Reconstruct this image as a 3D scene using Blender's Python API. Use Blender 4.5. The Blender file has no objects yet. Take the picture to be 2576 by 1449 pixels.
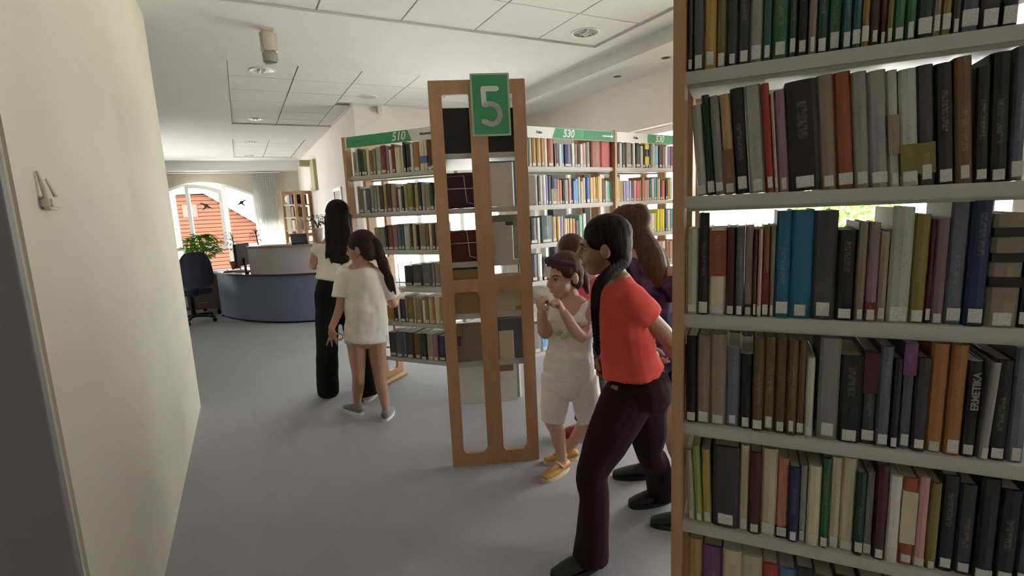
import bpy, bmesh, math, random
from mathutils import Vector, Matrix, Quaternion

# ------------------------------------------------------------------ camera, sky, exposure
SC = bpy.context.scene
COL = SC.collection
EYE = Vector((0.0, 0.0, 1.4))
FPX, PITCH, ROLL, YAW = 1280.0, math.radians(9.0), math.radians(2.6), math.radians(27.5)
IW, IH = 2576.0, 1449.0
_M = Matrix.Rotation(-YAW, 3, 'Z')
_r0 = _M @ Vector((1, 0, 0))
CF = _M @ Vector((0, math.cos(PITCH), -math.sin(PITCH)))
_u0 = _M @ Vector((0, math.sin(PITCH), math.cos(PITCH)))
CR = _r0 * math.cos(ROLL) - _u0 * math.sin(ROLL)
CU = _u0 * math.cos(ROLL) + _r0 * math.sin(ROLL)
cam_d = bpy.data.cameras.new('camera')
cam = bpy.data.objects.new('camera', cam_d)
COL.objects.link(cam)
cam_d.sensor_fit = 'HORIZONTAL'
cam_d.sensor_width = 36.0
cam_d.lens = FPX / IW * 36.0
cam_d.clip_start = 0.02
cam_d.clip_end = 200
mw = Matrix(((CR.x, CU.x, -CF.x), (CR.y, CU.y, -CF.y), (CR.z, CU.z, -CF.z))).to_4x4()
mw.translation = EYE
cam.matrix_world = mw
SC.camera = cam

world = bpy.data.worlds.new('overcast_sky')
SC.world = world
world.use_nodes = True
wn = world.node_tree.nodes
wn.clear()
w_out = wn.new('ShaderNodeOutputWorld')
w_bg = wn.new('ShaderNodeBackground')
w_bg.inputs['Color'].default_value = (0.98, 0.975, 0.985, 1)
w_bg.inputs['Strength'].default_value = 4.2
world.node_tree.links.new(w_bg.outputs[0], w_out.inputs[0])

sun_d = bpy.data.lights.new('sun', 'SUN')
sun_d.energy = 30.0
sun_d.angle = math.radians(0.6)
sun_d.color = (1.0, 0.98, 0.94)
sun = bpy.data.objects.new('sun', sun_d)
COL.objects.link(sun)
sun.rotation_euler = Vector((0.50, -0.01, -0.86)).to_track_quat('-Z', 'Y').to_euler()

vs = SC.view_settings
vs.view_transform = 'Standard'
vs.look = 'None'
vs.gamma = 1.0
vs.use_curve_mapping = False
vs.exposure = 1.85
SC.cycles.use_denoising = True
SC.cycles.max_bounces = 9
SC.cycles.diffuse_bounces = 6
SC.cycles.glossy_bounces = 4
SC.cycles.transmission_bounces = 6
SC.cycles.transparent_max_bounces = 8
SC.cycles.caustics_reflective = False
SC.cycles.caustics_refractive = False
SC.cycles.sample_clamp_indirect = 6.0

# ------------------------------------------------------------------ placing helpers
def ray(px, py):
    return CF + CR * ((px - IW / 2) / FPX) - CU * ((py - IH / 2) / FPX)

def at_z(px, py, z):
    d = ray(px, py)
    return EYE + d * ((z - EYE.z) / d.z)

def at_r(px, py, r):
    """point seen at a pixel, r metres away measured along the floor"""
    d = ray(px, py)
    return EYE + d * (r / math.hypot(d.x, d.y))

def at_plane(px, py, P, N):
    d = ray(px, py)
    return EYE + d * ((P - EYE).dot(N) / d.dot(N))

def proj(P):
    d = P - EYE
    w = d.dot(CF)
    return IW / 2 + FPX * d.dot(CR) / w, IH / 2 - FPX * d.dot(CU) / w

V = Vector

# ------------------------------------------------------------------ materials
MATS = {}
def srgb(r, g, b):
    f = lambda c: (c / 12.92 if c <= 0.04045 else ((c + 0.055) / 1.055) ** 2.4)
    return (f(r / 255), f(g / 255), f(b / 255), 1)

def mat(name, col, rough=0.6, var=0.0, scale=8.0, bump=0.0, bscale=60.0, metal=0.0, stretch=(1, 1, 1), spec=0.4, emit=None):
    if name in MATS:
        return MATS[name]
    m = bpy.data.materials.new(name)
    MATS[name] = m
    m.use_nodes = True
    nt = m.node_tree
    b = nt.nodes['Principled BSDF']
    if len(col) == 3:
        col = (*col, 1)
    b.inputs['Base Color'].default_value = col
    b.inputs['Roughness'].default_value = rough
    b.inputs['Metallic'].default_value = metal
    b.inputs['Specular IOR Level'].default_value = spec
    if emit:
        b.inputs['Emission Color'].default_value = (*emit[:3], 1)
        b.inputs['Emission Strength'].default_value = emit[3]
    tc = nt.nodes.new('ShaderNodeTexCoord')
    mp = nt.nodes.new('ShaderNodeMapping')
    mp.inputs['Scale'].default_value = stretch
    nt.links.new(tc.outputs['Object'], mp.inputs[0])
    if var:
        n = nt.nodes.new('ShaderNodeTexNoise')
        n.inputs['Scale'].default_value = scale
        n.inputs['Detail'].default_value = 5
        nt.links.new(mp.outputs[0], n.inputs['Vector'])
        mx = nt.nodes.new('ShaderNodeMixRGB')
        mx.blend_type = 'MULTIPLY'
        mx.inputs[0].default_value = 1.0
        mx.inputs[1].default_value = col
        mr = nt.nodes.new('ShaderNodeMapRange')
        mr.inputs['From Min'].default_value = 0.25
        mr.inputs['From Max'].default_value = 0.75
        mr.inputs['To Min'].default_value = 1 - var
        mr.inputs['To Max'].default_value = 1 + var
        nt.links.new(n.outputs['Fac'], mr.inputs['Value'])
        nt.links.new(mr.outputs[0], mx.inputs[2])
        nt.links.new(mx.outputs[0], b.inputs['Base Color'])
    if bump:
        n2 = nt.nodes.new('ShaderNodeTexNoise')
        n2.inputs['Scale'].default_value = bscale
        n2.inputs['Detail'].default_value = 4
        nt.links.new(mp.outputs[0], n2.inputs['Vector'])
        bp = nt.nodes.new('ShaderNodeBump')
        bp.inputs['Strength'].default_value = bump
        bp.inputs['Distance'].default_value = 0.01
        nt.links.new(n2.outputs['Fac'], bp.inputs['Height'])
        nt.links.new(bp.outputs[0], b.inputs['Normal'])
    return m

def glass_mat(name):
    if name in MATS:
        return MATS[name]
    m = bpy.data.materials.new(name)
    MATS[name] = m
    m.use_nodes = True
    nt = m.node_tree
    nt.nodes.clear()
    o = nt.nodes.new('ShaderNodeOutputMaterial')
    tr = nt.nodes.new('ShaderNodeBsdfTransparent')
    tr.inputs[0].default_value = (0.96, 0.96, 0.96, 1)
    gl = nt.nodes.new('ShaderNodeBsdfGlossy')
    gl.inputs['Roughness'].default_value = 0.02
    fr = nt.nodes.new('ShaderNodeFresnel')
    fr.inputs[0].default_value = 1.3
    mx = nt.nodes.new('ShaderNodeMixShader')
    nt.links.new(fr.outputs[0], mx.inputs[0])
    nt.links.new(tr.outputs[0], mx.inputs[1])
    nt.links.new(gl.outputs[0], mx.inputs[2])
    nt.links.new(mx.outputs[0], o.inputs[0])
    return m

# ------------------------------------------------------------------ mesh helpers
def link(o, parent=None, ploc=None):
    COL.objects.link(o)
    if parent is not None:
        o.parent = parent
        if ploc is not None:
            o.matrix_parent_inverse = Matrix.Translation(-V(ploc))
    return o

def obj_bm(name, bm, m, parent=None, smooth=False, ploc='auto'):
    bmesh.ops.recalc_face_normals(bm, faces=bm.faces)
    me = bpy.data.meshes.new(name)
    bm.to_mesh(me)
    bm.free()
    if smooth:
        for p in me.polygons:
            p.use_smooth = True
    if m is not None:
        if isinstance(m, (list, tuple)):
            for q in m:
                me.materials.append(q)
        else:
            me.materials.append(m)
    o = bpy.data.objects.new(name, me)
    if ploc == 'auto':
        ploc = parent.get('_loc') if parent is not None else None
    return link(o, parent, ploc)

def tag(o, label=None, cat=None, group=None, kind=None):
    if label: o['label'] = label
    if cat: o['category'] = cat
    if group: o['group'] = group
    if kind: o['kind'] = kind
    return o

ROOTS = []
def thing(name, label, cat, loc=(0, 0, 0), group=None):
    o = bpy.data.objects.new(name, None)
    o.empty_display_size = 0.1
    COL.objects.link(o)
    o.location = loc
    o['_loc'] = list(loc)
    ROOTS.append(o)
    return tag(o, label, cat, group)

def add_box(bm, lo, hi, M=None, mi=0):
    c = [V((x, y, z)) for x in (lo[0], hi[0]) for y in (lo[1], hi[1]) for z in (lo[2], hi[2])]
    if M is not None:
        c = [M @ p for p in c]
    v = [bm.verts.new(p) for p in c]
    for f in ((0, 1, 3, 2), (4, 6, 7, 5), (0, 4, 5, 1), (2, 3, 7, 6), (0, 2, 6, 4), (1, 5, 7, 3)):
        bm.faces.new([v[i] for i in f]).material_index = mi

def box(name, lo, hi, m, parent=None, M=None, bevel=0.0, ploc='auto'):
    bm = bmesh.new()
    add_box(bm, lo, hi, M)
    if bevel:
        bmesh.ops.bevel(bm, geom=bm.edges[:], offset=bevel, segments=2, affect='EDGES', profile=0.6)
    return obj_bm(name, bm, m, parent, ploc=ploc)

def frame_of(d, ref):
    d = d.normalized()
    a = ref - d * ref.dot(d)
    if a.length < 1e-5:
        a = V((1, 0, 0)) - d * d.x
        if a.length < 1e-3:
            a = V((0, 1, 0)) - d * d.y
    a.normalize()
    return a, d.cross(a)

def spline(pts, rad, n=4):
    """Catmull-Rom through pts with radii (each radius a float or (a, b))"""
    P = [V(p) for p in pts]
    R = [(r, r) if not isinstance(r, (tuple, list)) else tuple(r) for r in rad]
    if len(P) == 2 or n <= 1:
        return P, R
    oP, oR = [], []
    for i in range(len(P) - 1):
        p0, p1, p2, p3 = P[max(i - 1, 0)], P[i], P[i + 1], P[min(i + 2, len(P) - 1)]
        r1, r2 = R[i], R[i + 1]
        for k in range(n):
            t = k / n
            q = 0.5 * ((2 * p1) + (p2 - p0) * t + (2 * p0 - 5 * p1 + 4 * p2 - p3) * t * t + (3 * p1 - p0 - 3 * p2 + p3) * t ** 3)
            s = t * t * (3 - 2 * t) * 0.5 + t * 0.5
            oP.append(q)
            oR.append((r1[0] + (r2[0] - r1[0]) * s, r1[1] + (r2[1] - r1[1]) * s))
    oP.append(P[-1]); oR.append(R[-1])
    return oP, oR

def add_tube(bm, pts, rad, ref=(0, 0, 1), seg=10, n=4, cap=True, mi=0, dome=True):
    """closed tapered tube; ref is the direction of the first (a) radius"""
    P, R = spline(pts, rad, n)
    ref = V(ref)
    rings = []
    m = len(P)
    secs = []
    for i in range(m):
        d = (P[min(i + 1, m - 1)] - P[max(i - 1, 0)])
        if d.length < 1e-9: d = V((0, 0, 1))
        a, b = frame_of(d, ref)
        ref = a
        secs.append((P[i], a, b, R[i][0], R[i][1], d.normalized()))
    full = []
    if cap and dome:
        p, a, b, ra, rb, d = secs[0]
        h = min(ra, rb)
        full.append((p - d * h * 0.86, a, b, ra * 0.5, rb * 0.5))
        full.append((p - d * h * 0.5, a, b, ra * 0.86, rb * 0.86))
    full += [s[:5] for s in secs]
    if cap and dome:
        p, a, b, ra, rb, d = secs[-1]
        h = min(ra, rb)
        full.append((p + d * h * 0.5, a, b, ra * 0.86, rb * 0.86))
        full.append((p + d * h * 0.86, a, b, ra * 0.5, rb * 0.5))
    for p, a, b, ra, rb in full:
        rings.append([bm.verts.new(p + a * (ra * math.cos(2 * math.pi * k / seg)) + b * (rb * math.sin(2 * math.pi * k / seg))) for k in range(seg)])
    for r0, r1 in zip(rings, rings[1:]):
        for k in range(seg):
            bm.faces.new((r0[k], r0[(k + 1) % seg], r1[(k + 1) % seg], r1[k])).material_index = mi
    if cap:
        bm.faces.new(rings[0][::-1]).material_index = mi
        bm.faces.new(rings[-1]).material_index = mi

def tube(name, pts, rad, m, parent=None, seg=10, n=4, ref=(0, 0, 1), dome=True, ploc='auto'):
    bm = bmesh.new()
    add_tube(bm, pts, rad, ref, seg, n, dome=dome)
    return obj_bm(name, bm, m, parent, smooth=True, ploc=ploc)

def add_ell(bm, c, r, M=None, u=16, v=10, mi=0):
    """ellipsoid; M a 3x3 whose columns are the axes"""
    M = M or Matrix.Identity(3)
    c = V(c)
    rings = []
    top = bm.verts.new(c + M @ V((0, 0, r[2])))
    bot = bm.verts.new(c + M @ V((0, 0, -r[2])))
    for j in range(1, v):
        th = math.pi * j / v
        rings.append([bm.verts.new(c + M @ V((r[0] * math.sin(th) * math.cos(2 * math.pi * k / u), r[1] * math.sin(th) * math.sin(2 * math.pi * k / u), r[2] * math.cos(th)))) for k in range(u)])
    for k in range(u):
        bm.faces.new((top, rings[0][k], rings[0][(k + 1) % u])).material_index = mi
        bm.faces.new((bot, rings[-1][(k + 1) % u], rings[-1][k])).material_index = mi
    for a, b in zip(rings, rings[1:]):
        for k in range(u):
            bm.faces.new((a[k], b[k], b[(k + 1) % u], a[(k + 1) % u])).material_index = mi

def add_lathe(bm, c, prof, seg=24, mi=0, axis=None):
    """closed profile [(r, z)] turned about a vertical axis through c"""
    c = V(c)
    rings = []
    for r, z in prof:
        if r < 1e-6:
            rings.append([bm.verts.new(c + V((0, 0, z)))])
        else:
            rings.append([bm.verts.new(c + V((r * math.cos(2 * math.pi * k / seg), r * math.sin(2 * math.pi * k / seg), z))) for k in range(seg)])
    for a, b in zip(rings, rings[1:]):
        for k in range(seg):
            k2 = (k + 1) % seg
            if len(a) == 1 and len(b) == 1: continue
            if len(a) == 1: f = (a[0], b[k], b[k2])
            elif len(b) == 1: f = (a[k], b[0], a[k2])
            else: f = (a[k], b[k], b[k2], a[k2])
            bm.faces.new(f).material_index = mi

def lathe(name, c, prof, m, parent=None, seg=24, smooth=True):
    bm = bmesh.new()
    add_lathe(bm, c, prof, seg)
    return obj_bm(name, bm, m, parent, smooth=smooth)

def poly_slab(bm, loops, M, t, mi=0):
    """planar region (outer loop, then holes; 2D points) in M's XY plane, extruded t along M's Z"""
    es = []
    for L in loops:
        vs_ = [bm.verts.new((x, y, 0)) for x, y in L]
        for i in range(len(vs_)):
            es.append(bm.edges.new((vs_[i], vs_[(i + 1) % len(vs_)])))
    g = bmesh.ops.triangle_fill(bm, use_beauty=True, use_dissolve=False, edges=es)
    fs = [f for f in g['geom'] if isinstance(f, bmesh.types.BMFace)]
    ex = bmesh.ops.extrude_face_region(bm, geom=fs)
    vv = [e for e in ex['geom'] if isinstance(e, bmesh.types.BMVert)]
    bmesh.ops.translate(bm, verts=vv, vec=(0, 0, t))
    for v in {v for f in bm.faces for v in f.verts}:
        v.co = M @ v.co

def rrect(x0, y0, x1, y1, r=0.0, n=4):
    if r <= 0:
        return [(x0, y0), (x1, y0), (x1, y1), (x0, y1)]
    out = []
    for cx, cy, a0 in ((x1 - r, y0 + r, -90), (x1 - r, y1 - r, 0), (x0 + r, y1 - r, 90), (x0 + r, y0 + r, 180)):
        for k in range(n + 1):
            a = math.radians(a0 + 90 * k / n)
            out.append((cx + r * math.cos(a), cy + r * math.sin(a)))
    return out

def axes(xv, zv, o):
    """4x4 with x along xv, z along zv"""
    x = V(xv).normalized(); z = V(zv).normalized(); y = z.cross(x)
    return Matrix(((x.x, y.x, z.x, o[0]), (x.y, y.y, z.y, o[1]), (x.z, y.z, z.z, o[2]), (0, 0, 0, 1)))

def text(name, body, size, M, m, parent=None, shear=0.0, ext=0.0006, align='CENTER', bold=0.0, sx=1.0):
    cu = bpy.data.curves.new(name, 'FONT')
    cu.body = body
    cu.size = size
    cu.align_x = align
    cu.align_y = 'CENTER'
    cu.shear = shear
    cu.extrude = ext
    cu.offset = bold
    tmp = bpy.data.objects.new(name, cu)
    COL.objects.link(tmp)
    bpy.context.view_layer.update()
    me = bpy.data.meshes.new_from_object(tmp.evaluated_get(bpy.context.evaluated_depsgraph_get()))
    me.name = name
    bpy.data.objects.remove(tmp)
    me.materials.clear()
    me.materials.append(m)
    o = bpy.data.objects.new(name, me)
    link(o, parent, parent.get('_loc') if parent is not None else None)
    o.matrix_basis = M @ Matrix.Diagonal((sx, 1, 1, 1))
    return o
# ------------------------------------------------------------------ the setting
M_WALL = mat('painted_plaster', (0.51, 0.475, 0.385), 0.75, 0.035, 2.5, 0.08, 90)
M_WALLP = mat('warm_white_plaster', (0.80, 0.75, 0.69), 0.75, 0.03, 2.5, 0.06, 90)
M_CEIL = mat('ceiling_plaster', (0.68, 0.68, 0.655), 0.85, 0.02, 3, 0.05, 120)
M_TILE = mat('mineral_tile', (0.70, 0.70, 0.665), 0.9, 0.02, 30, 0.15, 260)
M_FRAME = mat('white_window_frame', (0.85, 0.86, 0.84), 0.4)
M_GLASS = glass_mat('window_glass')
M_CHROME = mat('chrome', (0.75, 0.75, 0.74), 0.12, metal=1.0)
M_BLACK = mat('black_plastic', (0.015, 0.015, 0.017), 0.45)
M_CREAMP = mat('cream_plastic', (0.72, 0.68, 0.55), 0.5)
M_WHITEP = mat('white_plastic', (0.8, 0.8, 0.76), 0.45)

def carpet_mat():
    m = mat('grey_carpet', (0.38, 0.385, 0.40), 0.95, 0.14, 220, 0.5, 420, spec=0.15)
    return m
M_CARPET = carpet_mat()

def struct(o):
    o['kind'] = 'structure'
    return o

struct(box('floor', (-3.4, -2.6, -0.08), (4.19, 14.9, 0.0), M_CARPET))

def wall_slab(name, M, loops, t, m=None):
    bm = bmesh.new()
    poly_slab(bm, loops, M, t)
    return struct(obj_bm(name, bm, m or M_WALL))

XA, YA, ZA = V((1, 0, 0)), V((0, 1, 0)), V((0, 0, 1))
# the pier beside the camera: its end faces us, its long side runs along the passage
bm = bmesh.new(); add_box(bm, (-0.95, 1.505, 0), (-0.43, 4.45, 2.8))
bmesh.ops.bevel(bm, geom=[e for e in bm.edges if abs(e.verts[0].co.z - e.verts[1].co.z) > 1], offset=0.012, segments=3, affect='EDGES')
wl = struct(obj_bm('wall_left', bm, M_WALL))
struct(box('pier_shade_panel_1', (-1.45, 1.47, 0.005), (-0.436, 1.503, 2.2), mat('pier_shade_grey', (0.17, 0.17, 0.15), 0.6, 0.04), None, None, 0.004))  # added dark panel; its grey stands for the shade on the pier's end
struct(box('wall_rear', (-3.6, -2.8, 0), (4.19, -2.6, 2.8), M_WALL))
struct(box('wall_passage', (1.46, 7.05, 0), (1.58, 14.6, 2.8), M_WALLP))

def rect_window(n, wallname, M, cuts, outer, t, m=None, frame=0.055, mull=()):
    """a wall slab with rectangular openings, a frame and glass in each"""
    wall_slab(wallname, M, [outer] + [rrect(*c) for c in cuts], t, m)
    for i, c in enumerate(cuts):
        x0, y0, x1, y1 = c
        xs = [x0] + [x0 + (x1 - x0) * f for f in mull] + [x1]
        holes = []
        for a, b in zip(xs, xs[1:]):
            holes.append(rrect(a + frame * (1 if a == x0 else 0.5), y0 + frame, b - frame * (1 if b == x1 else 0.5), y1 - frame))
        bm = bmesh.new()
        poly_slab(bm, [rrect(x0, y0, x1, y1)] + holes, M @ Matrix.Translation((0, 0, t * 0.45)), 0.06)
        w = struct(obj_bm('window_%d' % (n + i), bm, M_FRAME))
        for h in holes:
            bm = bmesh.new()
            (a, b), (c2, _), (_, d2), _ = h
            add_box(bm, (a, b, t * 0.45 + 0.025), (c2, d2, t * 0.45 + 0.031), M)
            obj_bm('pane', bm, M_GLASS, w)
        bm = bmesh.new()
        add_box(bm, (x0 - 0.02, y0 - 0.03, -0.05), (x1 + 0.02, y0, t * 0.5), M)
        obj_bm('sill', bm, M_FRAME, w)

# right wall (w = 3.89): local x along +Y, local y up, slab thickness outwards
M_R = axes(YA, XA, (3.89, 0, 0))          # x->Y, z->X, y = z x x = X x Y = Z
rect_window(2, 'wall_right', M_R, [(-2.3, 0.25, -0.55, 2.46), (1.25, 0.25, 3.66, 2.46), (3.84, 0.25, 5.05, 2.16), (5.25, 0.25, 6.62, 2.16)],  # first opening lies out of view, added for fill light from behind the camera
            [(-2.6, 0), (7.3, 0), (7.3, 2.8), (-2.6, 2.8)], 0.3, M_WALLP, mull=(0.515,))
# back wall behind the star bookcase (d = 7.05): local x along +X, y up, z = -Y ; slab thickness must go to +Y
M_B = axes(-XA, YA, (0, 7.05, 0))         # x->-X, z->Y, y = Y x -X = Z
rect_window(6, 'wall_back', M_B, [(-3.62, 0.30, -1.62, 1.99)], [(-3.89, 0), (-1.58, 0), (-1.58, 2.8), (-3.89, 2.8)], 0.25, M_WALLP, mull=(0.34, 0.67))

M_L = axes(-YA, -XA, (-3.4, 0, 0))        # x->-Y, z->-X, y = -X x -Y = Z
rect_window(7, 'wall_side', M_L, [(-12.3, 0.6, -10.2, 2.3)], [(-14.9, 0), (2.6, 0), (2.6, 2.8), (-14.9, 2.8)], 0.25, None, mull=(0.5,))
# far wall with the arched window (d = 14.6)
def arch(x0, x1, z0, zs, zt, n=14):
    """rectangle with a segmental arch; springing at zs, crown at zt"""
    L = [(x0, z0), (x1, z0), (x1, zs)]
    for k in range(1, n):
        t = k / n
        x = x1 + (x0 - x1) * t
        L.append((x, zs + (zt - zs) * math.sin(math.pi * t)))
    L.append((x0, zs))
    return L
M_FAR = axes(XA, -YA, (0, 14.6, 0))       # x->X, z->-Y, y = -Y x X = Z
M_FARo = M_FAR @ Matrix.Translation((0, 0, -0.3))
WX0, WX1 = -1.86, 0.40
ARCH = arch(WX0, WX1, 0.10, 2.02, 2.34)
def arch_z(x):
    t = (WX1 - x) / (WX1 - WX0)
    return 2.02 + 0.32 * math.sin(math.pi * t)
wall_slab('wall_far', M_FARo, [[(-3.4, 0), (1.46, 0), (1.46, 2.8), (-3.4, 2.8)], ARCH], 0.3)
bm = bmesh.new()
def arch_hole(xa, xb, za, inset, top=None):
    L = [(xa, za), (xb, za)]
    for k in range(7):
        x = xb + (xa - xb) * k / 6
        L.append((x, (top if top else arch_z(x) - inset)))
    return L
F0 = 0.06
cols = [(WX0 + F0, -1.11), (-1.03, -0.34), (-0.24, WX1 - F0)]
hol = []
for a, b in cols:
    hol.append(arch_hole(a, b, 0.78, 0.06))
    hol.append(rrect(a, 0.17, b, 0.70))
poly_slab(bm, [ARCH] + hol, M_FAR @ Matrix.Translation((0, 0, -0.17)), 0.07)
win1 = struct(obj_bm('window_1', bm, M_FRAME))
for i, (a, b) in enumerate(cols):
    if i != 1:
        bm = bmesh.new()
        poly_slab(bm, [arch_hole(a, b, 0.78, 0.06)], M_FAR @ Matrix.Translation((0, 0, -0.14)), 0.006)
        obj_bm('pane', bm, M_GLASS, win1)
    bm = bmesh.new()
    add_box(bm, (a, 0.17, -0.14), (b, 0.70, -0.134), M_FAR)
    obj_bm('pane', bm, M_GLASS, win1)
# the middle sash stands open into the room, hinged on its near mullion
M_S = Matrix.Translation((-1.07, 14.58 - 0.13, 0)) @ Matrix.Rotation(math.radians(-14), 4, 'Z') @ axes(XA, -YA, (0, 0, 0))
bm = bmesh.new()
so = [(0, 0.72), (0.78, 0.72), (0.78, 2.12), (0.5, 2.22), (0.25, 2.27), (0, 2.27)]
si = [(0.075, 0.80), (0.70, 0.80), (0.70, 2.04), (0.47, 2.13), (0.25, 2.18), (0.075, 2.185)]
poly_slab(bm, [so, si], M_S, 0.06)
sash = obj_bm('open_sash', bm, M_FRAME, win1)
bm = bmesh.new()
poly_slab(bm, [si], M_S @ Matrix.Translation((0, 0, 0.028)), 0.006)
obj_bm('sash_pane', bm, M_GLASS, sash)
# bird-of-prey stickers on the panes
def bird(name, M, s, par, flip=1):
    pts = [(-1.0, .42), (-.62, .5), (-.25, .30), (-.05, .34), (.12, .24), (.22, .02), (.55, -.28), (1.0, -.62), (.55, -.42), (.18, -.28), (-.05, -.22),
           (-.42, -.52), (-.72, -.62), (-.52, -.38), (-.32, -.08), (-.45, .16), (-.72, .30)]
    bm = bmesh.new()
    poly_slab(bm, [[(flip * x * s, y * s) for x, y in pts]], M, 0.0025)
    return obj_bm(name, bm, M_BLACK, par)
bird('bird_sticker', M_S @ Matrix.Translation((0.42, 1.76, 0.036)), 0.16, win1)
bird('bird_sticker', M_FAR @ Matrix.Translation((0.06, 1.82, -0.095)), 0.15, win1, -1)
box('sill', (WX0 - 0.05, 14.45, 0.06), (WX1 + 0.05, 14.62, 0.10), M_FRAME, win1)

struct(box('trim_1', (-3.4, 14.28, 2.58), (1.46, 14.6, 2.8), M_CEIL))            # downstand beam before the far window
struct(box('trim_2', (3.28, -2.6, 2.683), (3.89, 7.05, 2.8), M_CEIL))           # lowered soffit along the right wall
M_OLIVE = mat('olive_paint', (0.42, 0.40, 0.22), 0.6, 0.05)
bm = bmesh.new()
add_box(bm, (1.20, 11.55, 2.44), (1.46, 11.75, 2.56)); add_box(bm, (1.40, 11.05, 1.92), (1.46, 11.6, 2.53))
struct(obj_bm('trim_3', bm, M_OLIVE))

# ceiling with three recessed fields of mineral tiles
HA = (-0.57, 1.57, 3.03, 3.97)
HB = [(0.05, 5.38), (3.05, 5.38), (3.05, 6.98), (1.44, 6.98), (1.44, 8.80), (0.05, 8.80)]
HC = (0.03, 10.42, 1.25, 13.42)
bm = bmesh.new()
poly_slab(bm, [[(-3.4, -2.6), (3.28, -2.6), (3.28, 7.05), (1.46, 7.05), (1.46, 14.6), (-3.4, 14.6)], rrect(*HA), HB, rrect(*HC)], Matrix.Translation((0, 0, 2.8)), 0.035)
ceil = struct(obj_bm('ceiling', bm, M_CEIL))
box('roof_slab', (-3.6, -2.8, 2.84), (4.19, 14.9, 2.95), mat('plenum_grey', (0.45, 0.45, 0.43), 0.9), ceil)
def tiles(x0, y0, x1, y1, keep=lambda a, b, c, d: (a, b, c, d)):
    y = y0
    while y < y1 - 0.05:
        x = x0
        while x < x1 - 0.05:
            q = keep(x, y, min(x + 0.6, x1), min(y + 0.6, y1))
            if q:
                bm = bmesh.new()
                add_box(bm, (q[0] + 0.006, q[1] + 0.006, 2.818), (q[2] - 0.006, q[3] - 0.006, 2.834))
                obj_bm('ceiling_tile', bm, M_TILE, ceil)
            x += 0.6
        y += 0.6
tiles(*HA)
def kb(a, b, c, d):
    if b >= 6.97: return None if a >= 1.44 - 1e-6 else (a, b, min(c, 1.44), d)
    return (a, b, c, min(d, 6.98) if a >= 1.24 else d)
tiles(0.05, 5.38, 3.05, 8.80, kb)
tiles(*HC)
M_TBAR = mat('white_grid_bar', (0.8, 0.8, 0.76), 0.5)

def downlight(x, y, label, r=0.115, z=2.818):
    t = thing('ceiling_downlight', label, 'ceiling light', (x, y, z), 'recessed ceiling downlights')
    lathe('bezel', (x, y, z), [(r * 0.9, -0.001), (r * 0.92, -0.006), (r, -0.007), (r * 1.06, -0.004), (r * 1.07, 0), (r * 0.9, 0), (r * 0.9, -0.001)], M_WHITEP, t, 32)
    bm = bmesh.new()
    seg = 28
    a = [bm.verts.new((x + r * 0.9 * math.cos(k * 2 * math.pi / seg), y + r * 0.9 * math.sin(k * 2 * math.pi / seg), z - 0.004)) for k in range(seg)]
    b = [bm.verts.new((x + r * (0.42 + 0.1 * (k % 2)) * math.cos(k * 2 * math.pi / seg), y + r * (0.42 + 0.1 * (k % 2)) * math.sin(k * 2 * math.pi / seg), z + 0.0)) for k in range(seg)]
    for k in range(seg):
        bm.faces.new((a[k], a[(k + 1) % seg], b[(k + 1) % seg], b[k]))
    obj_bm('reflector', bm, M_CHROME, t)
    for s in (-1, 1):
        tube('lamp_tube', [(x + s * r * 0.2, y - r * 0.3, z - 0.008), (x + s * r * 0.2, y + r * 0.3, z - 0.008)], [0.011, 0.011], mat('frosted_lamp', (0.8, 0.8, 0.76), 0.3), t, 8)
    return t
downlight(2.73, 3.70, 'round chrome downlight in the near tile field beside the soffit')
downlight(0.35, 5.70, 'round chrome downlight in front corner tile beyond the cream sensor')
downlight(0.35, 8.42, 'round chrome downlight in the shaded back tile of the middle field')
downlight(0.33, 10.86, 'small chrome downlight in the first tile of the farthest field')
downlight(0.33, 13.15, 'small chrome downlight nearest the far window beam', 0.115)
for px, py, w in ((1553, 192, 'farther'), (1675, 145, 'nearer')):
    p = at_z(px, py, 2.683)
    t = thing('recessed_spot', 'small black recessed spot, %s one of two in the lowered soffit' % w, 'ceiling light', (p.x, p.y, 2.683), 'black soffit spots')
    lathe('bezel', (p.x, p.y, 2.683), [(0.042, -0.001), (0.044, -0.004), (0.05, -0.004), (0.052, 0), (0.042, 0), (0.042, -0.001)], M_CREAMP, t)
    lathe('aperture', (p.x, p.y, 2.683), [(0, -0.001), (0.043, -0.002), (0.043, -0.0005), (0, -0.0005)], M_BLACK, t)
# speaker disc, hanging sensor, wall sensor
p = at_z(927, 243, 2.818)
t = thing('ceiling_speaker', 'flat round grey grille disc on a tile before the cream wall', 'speaker', (p.x, p.y, 2.81))
lathe('grille', (p.x, p.y, 2.818), [(0, -0.012), (0.085, -0.011), (0.098, -0.006), (0.10, 0), (0, 0)], mat('grey_grille', (0.5, 0.5, 0.47), 0.7, 0.3, 400), t)
lathe('rim', (p.x, p.y, 2.818), [(0.098, -0.008), (0.11, -0.006), (0.112, 0), (0.098, 0), (0.098, -0.008)], M_WHITEP, t)
p = at_z(672, 72, 2.8)
t = thing('ceiling_sensor', 'cream box-shaped sensor hanging from the plaster ceiling, casting a shadow', 'sensor', (p.x, p.y, 2.8))
bm = bmesh.new(); add_box(bm, (p.x - 0.06, p.y - 0.04, 2.62), (p.x + 0.06, p.y + 0.05, 2.79))
bmesh.ops.bevel(bm, geom=bm.edges[:], offset=0.022, segments=3, affect='EDGES')
obj_bm('housing', bm, M_CREAMP, t, smooth=True)
bm = bmesh.new(); add_box(bm, (p.x - 0.055, p.y - 0.045, 2.545), (p.x + 0.05, p.y + 0.03, 2.635))
bmesh.ops.bevel(bm, geom=bm.edges[:], offset=0.014, segments=2, affect='EDGES')
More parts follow.
